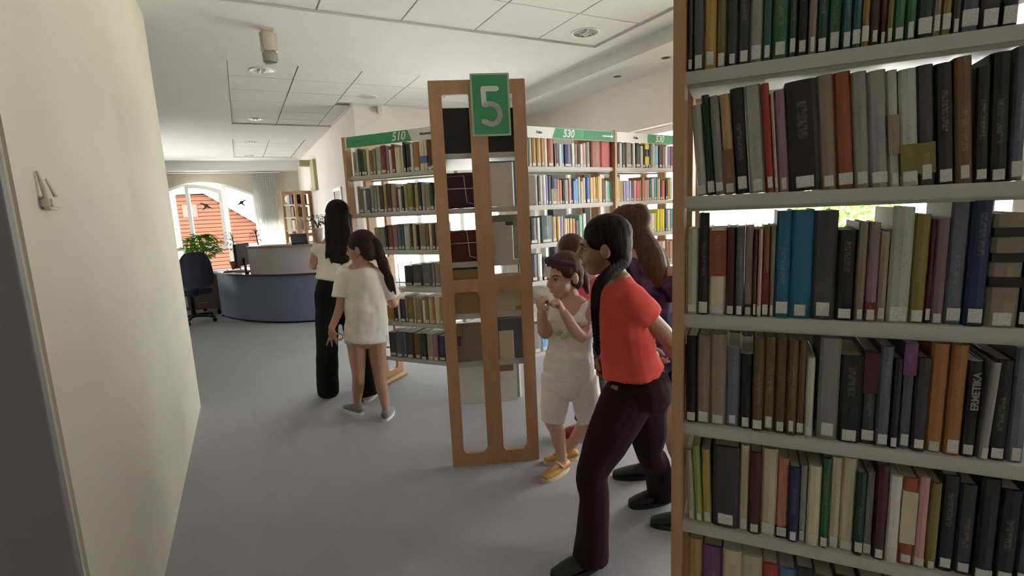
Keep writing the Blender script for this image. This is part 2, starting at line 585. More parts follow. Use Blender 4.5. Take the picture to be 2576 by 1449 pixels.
obj_bm('lens_cover', bm, mat('grey_plastic', (0.42, 0.42, 0.39), 0.45), t, smooth=True)
box('mount_plate', (p.x - 0.045, p.y - 0.03, 2.785), (p.x + 0.045, p.y + 0.04, 2.8), M_CREAMP, t)
p = at_plane(953, 277, V((0, 7.04, 0)), YA)
t = thing('wall_sensor', 'tiny cream corner sensor high on the back wall', 'sensor', (p.x, 7.05, p.z))
box('housing', (p.x - 0.03, 6.98, p.z - 0.05), (p.x + 0.04, 7.04, p.z + 0.05), M_CREAMP, t, bevel=0.012)
box('bracket', (p.x - 0.02, 7.03, p.z - 0.02), (p.x + 0.03, 7.05, p.z + 0.06), M_WHITEP, t)
# wall bracket on the pier
def on_left(px, py, off=0.0):
    return at_plane(px, py, V((-0.43 + off, 0, 0)), XA)
a, b_, c_ = on_left(86, 432), on_left(100, 515), on_left(130, 514)
t = thing('wall_bracket', 'small white plastic bracket with two upright prongs on the plaster pier', 'bracket', (-0.43, b_.y, b_.z))
tube('long_prong', [(-0.425, a.y, a.z), (-0.418, (a.y + b_.y) / 2, (a.z + b_.z) / 2), (-0.415, b_.y, b_.z)], [0.003, 0.006, 0.006], M_WALL, t, 8)
q = on_left(110, 452)
tube('short_prong', [(-0.425, q.y, q.z), (-0.415, q.y + 0.012, b_.z + 0.02)], [0.003, 0.005], M_WALL, t, 8)
bm = bmesh.new(); add_box(bm, (-0.43, b_.y - 0.006, b_.z - 0.012), (-0.405, c_.y, b_.z + 0.02))
bmesh.ops.bevel(bm, geom=bm.edges[:], offset=0.006, segments=2, affect='EDGES')
obj_bm('base', bm, M_WALL, t)
# ------------------------------------------------------------------ bookcases
M_WOOD = mat('beech_veneer', (0.50, 0.285, 0.15), 0.5, 0.10, 6, 0.04, 40, stretch=(6, 6, 0.7))
M_STEEL = mat('shelf_enamel', (0.50, 0.49, 0.44), 0.45, 0.03, 5)
M_LAM = mat('pale_laminate', (0.60, 0.58, 0.52), 0.5, 0.02)
M_GREEN = mat('sign_green', (0.06, 0.32, 0.14), 0.5, 0.06, 12)
M_GREEND = mat('sign_green_deep', (0.04, 0.25, 0.12), 0.5, 0.06, 12)
M_SIGNW = mat('sign_white', (0.78, 0.78, 0.74), 0.5)
M_INK = mat('dark_ink', (0.06, 0.06, 0.06), 0.6)
M_BORDER = mat('sign_border', (0.45, 0.58, 0.42), 0.5)
SH = [1.668, 1.393, 1.113, 0.836, 0.568, 0.290]       # shelf heights (middle of the front lip)
ST = 0.027
PW, PT = 0.48, 0.025

class Face:
    """one book front: O on the front line, e along it, n outwards, right = the viewer's right"""
    def __init__(s, O, e, n):
        s.O, s.e, s.n = V(O), V(e).normalized(), V(n).normalized()
        r = (-s.n).cross(V((0, 0, 1)))
        s.right = r
        s.sg = 1 if r.dot(s.e) > 0 else -1
    def pt(s, u, z, off=0.0):
        return s.O + s.e * u + s.n * off + V((0, 0, z))
    def u(s, px, z):
        ya, yb = 200.0, 1200.0
        for _ in range(6):
            za = at_plane(px, ya, s.O, s.n).z; zb = at_plane(px, yb, s.O, s.n).z
            if abs(za - zb) < 1e-9: break
            y = ya + (z - za) * (yb - ya) / (zb - za)
            ya, yb = y, y + 10
        return (at_plane(px, ya, s.O, s.n) - s.O).dot(s.e)

def end_panel(C, acr, out, parent, PH=1.968):
    """open-framed wooden end panel: C middle of its outer face at floor, acr across, out outwards"""
    M = axes(acr, out, C)                       # x across, y = out x acr
    if (V(out).cross(V(acr))).z < 0:
        M = axes(-V(acr), out, C)
    w = PW / 2
    st, ce = 0.064, 0.044
    lo = []
    for sx in (-1, 1):
        a, b = sorted((sx * (w - st), sx * ce))
        r1 = rrect(a, 1.037, b, PH - 0.068, 0.006, 2)
        r2 = rrect(a, 0.072, b, 0.972, 0.028, 4)
        lo += [r1, r2]
    bm = bmesh.new()
    poly_slab(bm, [rrect(-w, 0, w, PH, 0.004, 1)] + lo, M, -PT)
    return obj_bm('end_panel', bm, M_WOOD, parent)

def shelf(F, u0, u1, z, parent, depth=0.44, inset=0.008, rear=True):
    """front and rear boards with an open slot between them"""
    M = axes(F.e, V((0, 0, 1)), F.O + V((0, 0, z)))     # x along, y = z x e
    yin = M.to_3x3().inverted() @ (-F.n)
    s = 1 if yin.y > 0 else -1
    for ya, yb in ((inset, 0.200), (depth - 0.190, depth - inset))[:2 if rear else 1]:
        bm = bmesh.new()
        add_box(bm, (u0, s * ya, -ST / 2), (u1, s * yb, ST / 2), M)
        add_box(bm, (u0 + .003, s * (ya + 0.012), -ST / 2 - 0.008), (u1 - .003, s * (ya + 0.016), -ST / 2), M)
        obj_bm('shelf', bm, M_STEEL, parent)

def fascia(F, u0, u1, z0, z1, parent, green, words, arrow=None, deep=None, small=None):
    """sign strip over a book front; green = px range of the green field"""
    zc = (z0 + z1) / 2
    ua, ub = sorted((u0, u1))
    M = axes(F.right, F.n, F.O + V((0, 0, zc)))        # x to the viewer's right, y up
    def X(px): return F.sg * F.u(px, zc)
    xa, xb = sorted((F.sg * ua, F.sg * ub))
    h = (z1 - z0) / 2
    bm = bmesh.new(); add_box(bm, (xa, -h, 0.0), (xb, h, 0.006), M)
    st = obj_bm('sign_strip', bm, M_SIGNW, parent)
    g0, g1 = max(X(green[0]), xa + 0.002), min(X(green[1]), xb - 0.002)
    bm = bmesh.new()
    k = 0.035
    q = [(g0, -h * 0.94), (g1 - (0 if green[1] > 1500 else 0), -h * 0.94), (g1, h * 0.94), (g0, h * 0.94)]
    if green[2] == 'R': q = [(g0, -h * .94), (g1 + k * .5, -h * .94), (g1 - k * .5, h * .94), (g0, h * .94)]
    if green[2] == 'L': q = [(g0 - k * .5, -h * .94), (g1, -h * .94), (g1, h * .94), (g0 + k * .5, h * .94)]
    poly_slab(bm, [q], M @ Matrix.Translation((0, 0, 0.006)), 0.0012)
    obj_bm('green_field', bm, M_GREEN, st)
    if deep:
        bm = bmesh.new(); add_box(bm, (X(deep[0]), -h * 0.92, 0.007), (min(X(deep[1]), g1), h * 0.92, 0.008), M)
        obj_bm('deep_green_field', bm, M_GREEND, st)
    text('class_number', words[0], h * 2.0, M @ Matrix.Translation((X(words[1]), 0, 0.0085)), M_SIGNW, st, shear=0.25, bold=0.002, sx=0.95)
    if small:
        text('subject_name', small[0], h * 0.62, M @ Matrix.Translation((X(small[1]), 0, 0.007)), M_INK, st, bold=0.0006)
    if arrow:
        x0, x1 = X(arrow[0]), X(arrow[1])
        d = 1 if x1 > x0 else -1
        bm = bmesh.new()
        t = h * 0.13
        poly_slab(bm, [[(x0, -t), (x1 - d * h * .6, -t), (x1 - d * h * .6, -h * .38), (x1, 0), (x1 - d * h * .6, h * .38), (x1 - d * h * .6, t), (x0, t)]], M @ Matrix.Translation((0, 0, 0.0085)), 0.001)
        obj_bm('arrow', bm, M_SIGNW if arrow[2] else M_GREEND, st)
    return st

def az(deg):
    a = math.radians(deg)
    return V((math.sin(a), math.cos(a), 0))

S = V((1.516, 3.396, 0))
E1, E2, E3 = az(-37.5), az(82.5), az(202.5)
HD = 0.23
N1 = V((-E1.y, E1.x, 0)); N1 = N1 if N1.dot(-S) > 0 else -N1
N2 = V((-E2.y, E2.x, 0)); N2 = N2 if N2.dot(-S) > 0 else -N2
F1 = Face(S + N1 * HD, E1, N1)
F2 = Face(S + N2 * HD, E2, N2)
N3L = V((E3.y, -E3.x, 0)); N3L = N3L if N3L.x < 0 else -N3L
F3L = Face(S + N3L * HD, E3, N3L)
F3R = Face(S - N3L * HD, E3, -N3L)

star = thing('star_bookcase', 'three-armed open library bookcase with wooden end frames and green number 5 sign', 'bookcase', (S.x, S.y, 0))
U1 = 0.958
U2, U2b = 1.17, 2.04
U3 = 1.05
for z in SH:
    shelf(F1, 0.16, U1, z, star)
    shelf(F2, 0.30, U2, z, star)
    shelf(F2, U2 + PT, U2b, z, star)
    if z > 0.4:
        shelf(F3L, 0.30, U3, z, star)
end_panel(S + E1 * (U1 + PT), N1, E1, star)
end_panel(S + E2 * (U2 + PT), N2, E2, star)
end_panel(S + E2 * (U2b + PT), N2, E2, star)
end_panel(S + E3 * (U3 + PT), N3L, E3, star, 2.03)
# low core boards where the arms meet
for e, n in ((E1, N1), (E2, N2), (E3, N3L)):
    bm = bmesh.new()
    Mz = axes(n, V((0, 0, 1)), S + e * 0.16)
    add_box(bm, (-0.215, -0.009, 0.0), (0.215, 0.009, 0.55), Mz)
    obj_bm('core_board', bm, M_LAM, star)
box('base_panel', (-0.11, -0.012, 0.24), (0.03, 0.012, 0.50), mat('dark_wood', (0.20, 0.10, 0.06), 0.5, 0.1), star,
    M=axes(-N3L, V((0, 0, 1)), S + E3 * 0.19 - N3L * 0.16))
for e, L in ((E1, 0.9), (E2, 1.1), (E2, 1.9)):
    n = V((-e.y, e.x, 0))
    bm = bmesh.new()
    add_tube(bm, [S + e * L - n * 0.2 + V((0, 0, 0.02)), S + e * L + n * 0.2 + V((0, 0, 0.02))], [0.02, 0.02], dome=False, seg=8)
    obj_bm('foot_bar', bm, M_WOOD, star)

# fascias
fascia(F1, 0.17, U1 + PT, 1.885, 1.966, star, (873, 1031, 'R'), ('510', 1003), arrow=(925, 884, 0), small=('Matematika', 1075))
fascia(F2, 0.3, U2 + PT * .4, 1.88, 1.958, star, (1392, 1553, 'L'), ('530', 1428), arrow=(1513, 1541, 1), deep=(1468, 1553), small=('Fizika', 1355))
fascia(F2, U2 + PT * .6, U2b, 1.88, 1.958, star, (1628, 1720, 'N'), ('530', 1657), small=('Fizika', 1598))

# the number 5 board on the near end frame
P5 = S + E3 * (U3 + PT)
acr = (-E3).cross(V((0, 0, 1)))
M5 = axes(acr, E3, P5 + V((0, 0, 0)))
if M5.col[1].z < 0: M5 = axes(-acr, E3, P5)
c0 = M5.inverted() @ at_plane(1181, 186, P5, E3); c1 = M5.inverted() @ at_plane(1286, 341, P5, E3)
bx0, bx1 = min(c0.x, c1.x), max(c0.x, c1.x); by0, by1 = min(c0.y, c1.y), max(c0.y, c1.y)
bm = bmesh.new(); poly_slab(bm, [rrect(bx0, by0, bx1, by1, 0.003, 2)], M5, 0.008)
brd = obj_bm('number_board', bm, M_BORDER, star)
bm = bmesh.new(); poly_slab(bm, [rrect(bx0 + .009, by0 + .009, bx1 - .009, by1 - .009)], M5 @ Matrix.Translation((0, 0, 0.008)), 0.0012)
obj_bm('green_field', bm, M_GREEN, brd)
path = [(.66, .245), (.32, .245), (.335, .50), (.49, .485), (.655, .53), (.73, .64), (.68, .755), (.52, .81), (.31, .765)]
pw = bx1 - bx0; ph = by1 - by0
pp = [V((bx0 + x * pw, by1 - y * ph, 0)) for x, y in path]
sm = pp[:3] + spline(pp[2:], [1] * len(pp[2:]), 5)[0][1:]
bm = bmesh.new()
hw = 0.0125
def ribbon(bm, pts, M, z0, z1):
    for a, b in zip(pts, pts[1:]):
        d = (b - a).normalized(); nn = V((-d.y, d.x, 0)) * hw
        L = [a + nn, a - nn, b - nn, b + nn]
        lo_ = [bm.verts.new(M @ V((q.x, q.y, z0))) for q in L]; hi_ = [bm.verts.new(M @ V((q.x, q.y, z1))) for q in L]
        bm.faces.new(hi_); bm.faces.new(lo_[::-1])
        for i in range(4): bm.faces.new((lo_[i], lo_[(i + 1) % 4], hi_[(i + 1) % 4], hi_[i]))
    for k, a in enumerate(pts):
        add = [M @ V((a.x + hw * math.cos(t * math.pi / 6), a.y + hw * math.sin(t * math.pi / 6), z1 + 0.0002)) for t in range(12)]
        bm.faces.new([bm.verts.new(q) for q in add])
ribbon(bm, sm, M5, 0.009, 0.0106)
obj_bm('numeral_five', bm, M_SIGNW, brd)

# near bookcase beside the camera
PN = V((0.912, 0.869, 0))
EN = -E1
NN = N1
FN = Face(PN, EN, NN)
near = thing('near_bookcase', 'tall open library bookcase close by, its shaded shelves crammed with labelled books', 'bookcase', (PN.x, PN.y, 0))
LN = 0.90
for z in SH:
    shelf(FN, 0.0, LN, z, near, depth=0.46)
shelf(FN, 0.0, LN, 1.99, near, depth=0.46)
end_panel(PN - NN * 0.23 - EN * PT, NN, -EN, near, 2.03)
end_panel(PN - NN * 0.23 + EN * (LN + PT), NN, EN, near)

# ------------------------------------------------------------------ books
PAL = {
 'charcoal': (62, 62, 66), 'black': (28, 28, 32), 'slate': (96, 102, 112), 'grey': (142, 143, 138), 'pale green-grey': (172, 178, 162), 'cream': (206, 196, 166),
 'white': (226, 224, 214), 'tan': (178, 148, 102), 'ochre': (172, 138, 72), 'olive': (122, 114, 58), 'brown': (122, 88, 58), 'dark brown': (74, 54, 40),
 'burgundy': (114, 40, 48), 'maroon': (80, 34, 42), 'red': (172, 55, 48), 'orange': (172, 118, 66), 'green': (50, 98, 68), 'dark green': (34, 64, 50),
 'teal': (44, 96, 92), 'bright blue': (42, 112, 145), 'navy': (34, 42, 80), 'taupe': (150, 136, 116), 'mauve': (142, 116, 126), 'mustard': (162, 146, 74),
 'yellow': (232, 214, 40), 'salmon': (204, 132, 106), 'lime': (150, 156, 92), 'mint': (132, 192, 170), 'sky blue': (112, 168, 208), 'lilac': (148, 140, 205),
 'rust': (142, 76, 50), 'strong blue': (40, 112, 205), 'pink': (214, 160, 160), 'sand': (214, 182, 116), 'coral red': (224, 92, 72), 'violet': (120, 70, 120), 'steel blue': (80, 110, 150), 'umber': (104, 86, 50),
}
def book_cover_mat():
    m = bpy.data.materials.new('book_cover'); m.use_nodes = True
    nt = m.node_tree; b = nt.nodes['Principled BSDF']
    oi = nt.nodes.new('ShaderNodeObjectInfo')
    tc = nt.nodes.new('ShaderNodeTexCoord')
    sep = nt.nodes.new('ShaderNodeSeparateXYZ')
    nt.links.new(tc.outputs['Object'], sep.inputs[0])
    # printed title: a smudgy band of lettering down the middle of the spine
    mp = nt.nodes.new('ShaderNodeMapping'); mp.inputs['Scale'].default_value = (4, 1, 46)
    nt.links.new(tc.outputs['Object'], mp.inputs[0])
    ad = nt.nodes.new('ShaderNodeVectorMath'); ad.operation = 'ADD'
    cb = nt.nodes.new('ShaderNodeCombineXYZ')
    ml = nt.nodes.new('ShaderNodeMath'); ml.operation = 'MULTIPLY'; ml.inputs[1].default_value = 57.0
    nt.links.new(oi.outputs['Random'], ml.inputs[0])
    nt.links.new(ml.outputs[0], cb.inputs[0]); nt.links.new(ml.outputs[0], cb.inputs[2])
    nt.links.new(mp.outputs[0], ad.inputs[0]); nt.links.new(cb.outputs[0], ad.inputs[1])
    n = nt.nodes.new('ShaderNodeTexNoise'); n.inputs['Scale'].default_value = 1.0; n.inputs['Detail'].default_value = 2
    nt.links.new(ad.outputs[0], n.inputs['Vector'])
    def math_(op, a, bb=None):
        q = nt.nodes.new('ShaderNodeMath'); q.operation = op
        if isinstance(a, float): q.inputs[0].default_value = a
        else: nt.links.new(a, q.inputs[0])
        if bb is not None:
            if isinstance(bb, float): q.inputs[1].default_value = bb
            else: nt.links.new(bb, q.inputs[1])
        return q.outputs[0]
    ink = math_('MULTIPLY', math_('SUBTRACT', n.outputs['Fac'], 0.38), 3.5)
    ink = math_('MINIMUM', math_('MAXIMUM', ink, 0.0), 1.0)
    ax = math_('ABSOLUTE', sep.outputs['X'])
    inx = math_('LESS_THAN', ax, 0.16)
    z0 = math_('MULTIPLY', oi.outputs['Random'], 0.35)
    z0 = math_('ADD', z0, 0.22)
    z1 = math_('ADD', z0, 0.34)
    inz = math_('MULTIPLY', math_('GREATER_THAN', sep.outputs['Z'], z0), math_('LESS_THAN', sep.outputs['Z'], z1))
    iny = math_('LESS_THAN', sep.outputs['Y'], 0.05)
    r5 = math_('FRACT', math_('MULTIPLY', oi.outputs['Random'], 13.7))
    has = math_('LESS_THAN', r5, 0.6)
    k = math_('MULTIPLY', math_('MULTIPLY', math_('MULTIPLY', ink, inx), math_('MULTIPLY', inz, iny)), has)
    k = math_('MULTIPLY', k, 0.22)
    lum = nt.nodes.new('ShaderNodeRGBToBW'); nt.links.new(oi.outputs['Color'], lum.inputs[0])
    dark = math_('LESS_THAN', lum.outputs[0], 0.22)
    mixi = nt.nodes.new('ShaderNodeMixRGB'); mixi.inputs[1].default_value = (0.04, 0.035, 0.03, 1); mixi.inputs[2].default_value = (0.5, 0.47, 0.4, 1)
    nt.links.new(dark, mixi.inputs[0])
    wear = nt.nodes.new('ShaderNodeTexNoise'); wear.inputs['Scale'].default_value = 3; wear.inputs['Detail'].default_value = 6
    nt.links.new(ad.outputs[0], wear.inputs['Vector'])
    mr = nt.nodes.new('ShaderNodeMapRange'); mr.inputs['To Min'].default_value = 0.82; mr.inputs['To Max'].default_value = 1.15
    nt.links.new(wear.outputs['Fac'], mr.inputs['Value'])
    mu = nt.nodes.new('ShaderNodeMixRGB'); mu.blend_type = 'MULTIPLY'; mu.inputs[0].default_value = 1
    nt.links.new(oi.outputs['Color'], mu.inputs[1]); nt.links.new(mr.outputs[0], mu.inputs[2])
    fin = nt.nodes.new('ShaderNodeMixRGB')
    nt.links.new(k, fin.inputs[0]); nt.links.new(mu.outputs[0], fin.inputs[1]); nt.links.new(mixi.outputs[0], fin.inputs[2])
    nt.links.new(fin.outputs[0], b.inputs['Base Color'])
    b.inputs['Roughness'].default_value = 0.42
    return m
M_COVER = book_cover_mat()
M_PAGES = mat('book_pages', (0.66, 0.62, 0.52), 0.8, 0.12, 60, stretch=(30, 1, 1))
M_LABEL = mat('shelf_label_paper', (0.62, 0.61, 0.56), 0.6, 0.3, 14, stretch=(1, 1, 3))

def unit_book():
    prof = [(-.5, 1), (-.5, .05), (-.36, .014), (0, 0), (.36, .014), (.5, .05), (.5, 1), (.42, 1), (.42, .06), (-.42, .06), (-.42, 1)]
    bm = bmesh.new()
    lo_ = [bm.verts.new((x, y, 0)) for x, y in prof]; hi_ = [bm.verts.new((x, y, 1)) for x, y in prof]
    for i in range(len(prof)):
        j = (i + 1) % len(prof)
        bm.faces.new((lo_[i], lo_[j], hi_[j], hi_[i]))
    bm.faces.new(lo_[::-1]); bm.faces.new(hi_)
    bmesh.ops.recalc_face_normals(bm, faces=bm.faces)
    me = bpy.data.meshes.new('book_cover'); bm.to_mesh(me); bm.free(); me.materials.append(M_COVER)
    bm = bmesh.new(); add_box(bm, (-.42, .06, .012), (.42, .975, .986))
    bmesh.ops.recalc_face_normals(bm, faces=bm.faces)
    mp = bpy.data.meshes.new('page_block'); bm.to_mesh(mp); bm.free(); mp.materials.append(M_PAGES)
    bm = bmesh.new(); add_box(bm, (-.38, -.006, .03), (.38, .05, .15))
    bmesh.ops.recalc_face_normals(bm, faces=bm.faces)
    ml = bpy.data.meshes.new('spine_label'); bm.to_mesh(ml); bm.free(); ml.materials.append(M_LABEL)
    bm = bmesh.new(); add_box(bm, (-.505, -.004, 0), (.505, .3, 1))
    bmesh.ops.recalc_face_normals(bm, faces=bm.faces)
    mb = bpy.data.meshes.new('colour_band'); bm.to_mesh(mb); bm.free(); mb.materials.append(M_COVER)
    return me, mp, ml, mb
ME_C, ME_P, ME_L, ME_B = unit_book()
RND = random.Random(7)
NB = [0]
def col4(c, jit=0.0):
    r, g, b = PAL[c] if isinstance(c, str) else c
    k = 1 + RND.uniform(-jit, jit)
    return srgb(min(255, r * k), min(255, g * k), min(255, b * k))

def place_book(base, right, into, t, h, d, colour, label, group, lean=0.0, tag_label=True, pages=True, bands=(), name='book'):
    o = bpy.data.objects.new(name, ME_C)
    COL.objects.link(o)
    up = V((0, 0, 1))
    x = V(right).normalized(); y = V(into).normalized()
    a = math.radians(lean)
    x2 = x * math.cos(a) - up * math.sin(a); z2 = up * math.cos(a) + x * math.sin(a)
    z0 = 0.0004
    M = Matrix(((x2.x * t, y.x * d, z2.x * h, base.x), (x2.y * t, y.y * d, z2.y * h, base.y), (x2.z * t, y.z * d, z2.z * h, base.z + z0), (0, 0, 0, 1)))
    o.matrix_basis = M
    o.color = col4(colour, 0.10)
    tag(o, label, 'book', group)
    if pages:
        p = bpy.data.objects.new('page_block', ME_P); COL.objects.link(p); p.parent = o
    if tag_label:
        l = bpy.data.objects.new('spine_label', ME_L); COL.objects.link(l); l.parent = o
        l.matrix_basis = Matrix.Translation((0, 0, RND.uniform(-.012, .02))) @ Matrix.Diagonal((RND.uniform(.6, 1.1), 1, RND.uniform(.7, 1.05), 1))
        if tag_label == 'y':
            l['label'] = 'yellow spine label'
    for (b0, b1, bc) in bands:
        q = bpy.data.objects.new('spine_band', ME_B); COL.objects.link(q); q.parent = o
        q.matrix_basis = Matrix.Translation((0, 0, b0)) @ Matrix.Diagonal((1, 1, b1 - b0, 1))
        q.color = col4(bc)
    NB[0] += 1
    return o

ORD = 'first second third fourth fifth sixth seventh eighth ninth tenth eleventh twelfth thirteenth fourteenth fifteenth sixteenth seventeenth eighteenth nineteenth twentieth'.split()
ORD += ['twenty-' + w for w in ORD[:9]] + ['thirtieth'] + ['thirty-' + w for w in ORD[:9]]

def row(F, z, spec, where, group, hdef, ddef=0.165, inset=0.014, lab=True, pages=True, from_='from end panel', jit=0.012):
    """spec: (px0, px1, colour[, height, lean, bands, label kind]) measured along the shelf lip"""
    zt = z + ST / 2
    for i, s in enumerate(spec):
        p0, p1, c = s[:3]
        h = s[3] if len(s) > 3 and s[3] else hdef + RND.uniform(-jit, jit)
        lean = s[4] if len(s) > 4 and s[4] is not None else 0.0
        bands = s[5] if len(s) > 5 and s[5] else ()
        lk = s[6] if len(s) > 6 else lab
        if i + 1 < len(spec) and 0 < spec[i + 1][0] - p1 < 6: p1 = spec[i + 1][0]
        ua, ub = F.u(p0, zt), F.u(p1, zt)
        t = abs(ub - ua) - 0.0006
        um = (ua + ub) / 2
        ins = inset + RND.uniform(0, 0.010)
        base = F.O + F.e * um - F.n * ins + V((0, 0, zt))
        d = ddef + RND.uniform(-0.02, 0.02)
        thick = 'thick ' if t > (0.034) else ('slim ' if t < 0.014 else '')
        tall = 'tall ' if h > hdef + 0.02 else ('short ' if h < hdef - 0.03 else '')
        lb = '%s%s%s book, %s %s, %s' % (tall, thick if not tall else '', c, ORD[i], from_, where)
        place_book(base, F.right, -F.n, t, h, d, c, lb, group, lean, lk, pages, bands)

G = 'books on the near bookcase'
rowA = [(1727,1741,'charcoal'),(1741,1768,'slate'),(1769,1799,'ochre'),(1799,1825,'olive'),(1826,1855,'charcoal'),(1855,1884,'charcoal'),(1886,1917,'grey'),(1917,1942,'green'),
        (1942,1984,'green'),(1984,2005,'dark green'),(2005,2033,'black'),(2034,2053,'taupe'),(2055,2084,'dark green'),(2084,2120,'green'),(2120,2145,'teal'),(2145,2168,'teal'),(2168,2192,'ochre'),
        (2192,2217,'dark brown'),(2217,2233,'maroon'),(2233,2251,'olive'),(2251,2281,'green'),(2281,2311,'green'),(2311,2352,'dark green'),(2352,2373,'taupe'),(2373,2400,'olive'),
        (2400,2424,'dark brown'),(2424,2474,'slate'),(2474,2527,'charcoal'),(2527,2576,'black')]
row(FN, SH[0], rowA, 'top shelf of near bookcase', G, 0.24)
L1, L2 = -4.6, -6.5
rowB = [(1752,1777,'pale green-grey',.205,L1),(1778,1796,'dark green',0.224,L1),(1799,1821,'grey',0.219,L1),(1822,1849,'tan',0.221,L1,[(.0,.45,'brown')]),(1851,1885,'black',0.231,L1),(1887,1928,'pale green-grey',0.233,L1),
        (1929,1950,'red',0.232,L1),(1950,1961,'cream',.21,L1),(1961,1987,'mauve',.215,L1),(1989,2065,'black',0.229,L1),(2068,2110,'taupe',0.234,L1),(2111,2153,'rust',0.236,L1),(2156,2193,'grey',0.232,L1),
        (2196,2241,'grey',0.230,L1),(2244,2271,'pale green-grey',0.227,L1,[(.28,.62,'taupe')]),(2273,2317,'pale green-grey',0.225,L1,[(.10,.36,'olive')]),(2319,2362,'charcoal',0.229,L1,[(.10,.36,'olive')]),
        (2364,2411,'black',0.228,L1),(2414,2457,'brown',0.235,L1),(2460,2496,'black',.212,-3),(2498,2551,'black',.235,-3),(2554,2590,'slate',.24,-2)]
row(FN, SH[1], rowB, 'second shelf of near bookcase', G, 0.24)
rowC = [(1724,1750,'pale green-grey',.205),(1753,1777,'black',.24),(1780,1822,'cream',.205,0,[(.45,.97,'rust')]),(1823,1847,'maroon',.205),(1847,1868,'slate',.205),(1869,1891,'taupe',.206,0,[(.06,.13,'black')]),(1892,1901,'dark brown',.20),
        (1902,1915,'pink',.20),(1915,1932,'brown',.205,0,[(.1,.5,'burgundy')]),(1933,1946,'taupe',.207),(1947,1985,'bright blue',.239,0,None,'y'),(1985,2039,'bright blue',.240),(2040,2098,'charcoal',.236),(2101,2149,'black',.195),
        (2151,2177,'taupe',.21),(2177,2206,'mauve',.208,0,[(.08,.2,'burgundy')]),(2206,2233,'taupe',.19),(2234,2288,'pale green-grey',.238),(2290,2333,'olive',.222),(2333,2346,'maroon',.21),(2347,2378,'mauve',.212),(2381,2430,'slate',.244),
        (2430,2480,'navy',.246),(2484,2567,'taupe',.220,0,[(.80,.88,'black'),(.58,.66,'black'),(.36,.45,'black')]),(2569,2600,'black',.21)]
row(FN, SH[2], rowC, 'third shelf of near bookcase', G, 0.21)
rowD = [(1722,1747,'black',.22),(1750,1783,'taupe',.225),(1783,1821,'taupe',.228),(1823,1856,'slate',.20),(1858,1889,'black',.185),(1890,1918,'umber',.228),(1918,1948,'umber',.229),(1948,1976,'umber',.228),(1976,2003,'umber',.226),
        (2003,2022,'umber',.225),(2024,2046,'pale green-grey',.187),(2055,2107,'grey',.235),(2108,2165,'black',.20),(2167,2203,'charcoal',.212,0,[(.55,.98,'maroon')]),(2205,2239,'slate',.225),(2239,2261,'black',.20),(2263,2294,'slate',.235,0,[(.7,.99,'violet')]),
        (2297,2330,'charcoal',.205),(2333,2379,'orange',.235),(2381,2420,'orange',.236),(2423,2464,'black',.205),(2470,2489,'grey',.205,2),(2494,2540,'black',.21),(2544,2592,'slate',.235)]
row(FN, SH[3], rowD, 'fourth shelf of near bookcase', G, 0.215)
rowE = [(1728,1746,'pale green-grey',.19,-3),(1747,1766,'lime',.205,-3),(1767,1787,'mustard',.20,-2),(1789,1857,'charcoal',.215),(1858,1880,'cream',.225),(1881,1910,'maroon',.212),(1912,1948,'cream',.225),(1951,1978,'salmon',.205,0,[(0,.14,'black')]),
        (1981,2008,'navy',.19),(2008,2027,'pale green-grey',.195),(2028,2061,'cream',.20),(2062,2083,'green',.222),(2084,2112,'cream',.225),(2113,2147,'cream',.228),(2149,2173,'dark green',.20),(2173,2195,'grey',.20),(2197,2226,'maroon',.225),(2229,2259,'white',.205),
        (2262,2297,'rust',.205,0,[(.25,.85,'cream')]),(2301,2331,'pink',.21),(2332,2360,'olive',.20),(2362,2406,'black',.22),(2408,2452,'charcoal',.205),(2455,2503,'black',.23),(2505,2560,'black',.21),(2562,2610,'charcoal',.23)]
row(FN, SH[4], rowE, 'fifth shelf of near bookcase', G, 0.21)
rowF = [(1728,1760,'tan',.225),(1762,1812,'violet',.215),(1814,1860,'cream',.22),(1860,1908,'cream',.215),(1912,1950,'red',.205),(1952,1994,'steel blue',.20),(1996,2040,'charcoal',.21),(2042,2090,'mauve',.2),(2092,2150,'black',.21),(2152,2220,'dark brown',.215),(2222,2290,'slate',.2),(2292,2360,'black',.215)]
row(FN, SH[5], rowF, 'lowest shelf of near bookcase', G, 0.21)
# lettering on one black spine of the fourth shelf
zt = SH[3] + ST / 2
um = (FN.u(2423, zt) + FN.u(2464, zt)) / 2
Mt = axes(V((0, 0, 1)), NN, FN.O + FN.e * um + NN * -0.0095 + V((0, 0, zt + 0.145)))
bk = [o for o in COL.objects if o.get('label', '').startswith('black book, twenty-first') and 'fourth shelf of near' in o['label']]
tx = text('spine_title', 'ERMETIKA', 0.0175, Mt, mat('spine_print', (0.3, 0.29, 0.27), 0.6), None, bold=0.0004)
if bk:
    bpy.context.view_layer.update()
    tx.parent = bk[0]; tx.matrix_parent_inverse = bk[0].matrix_world.inverted()
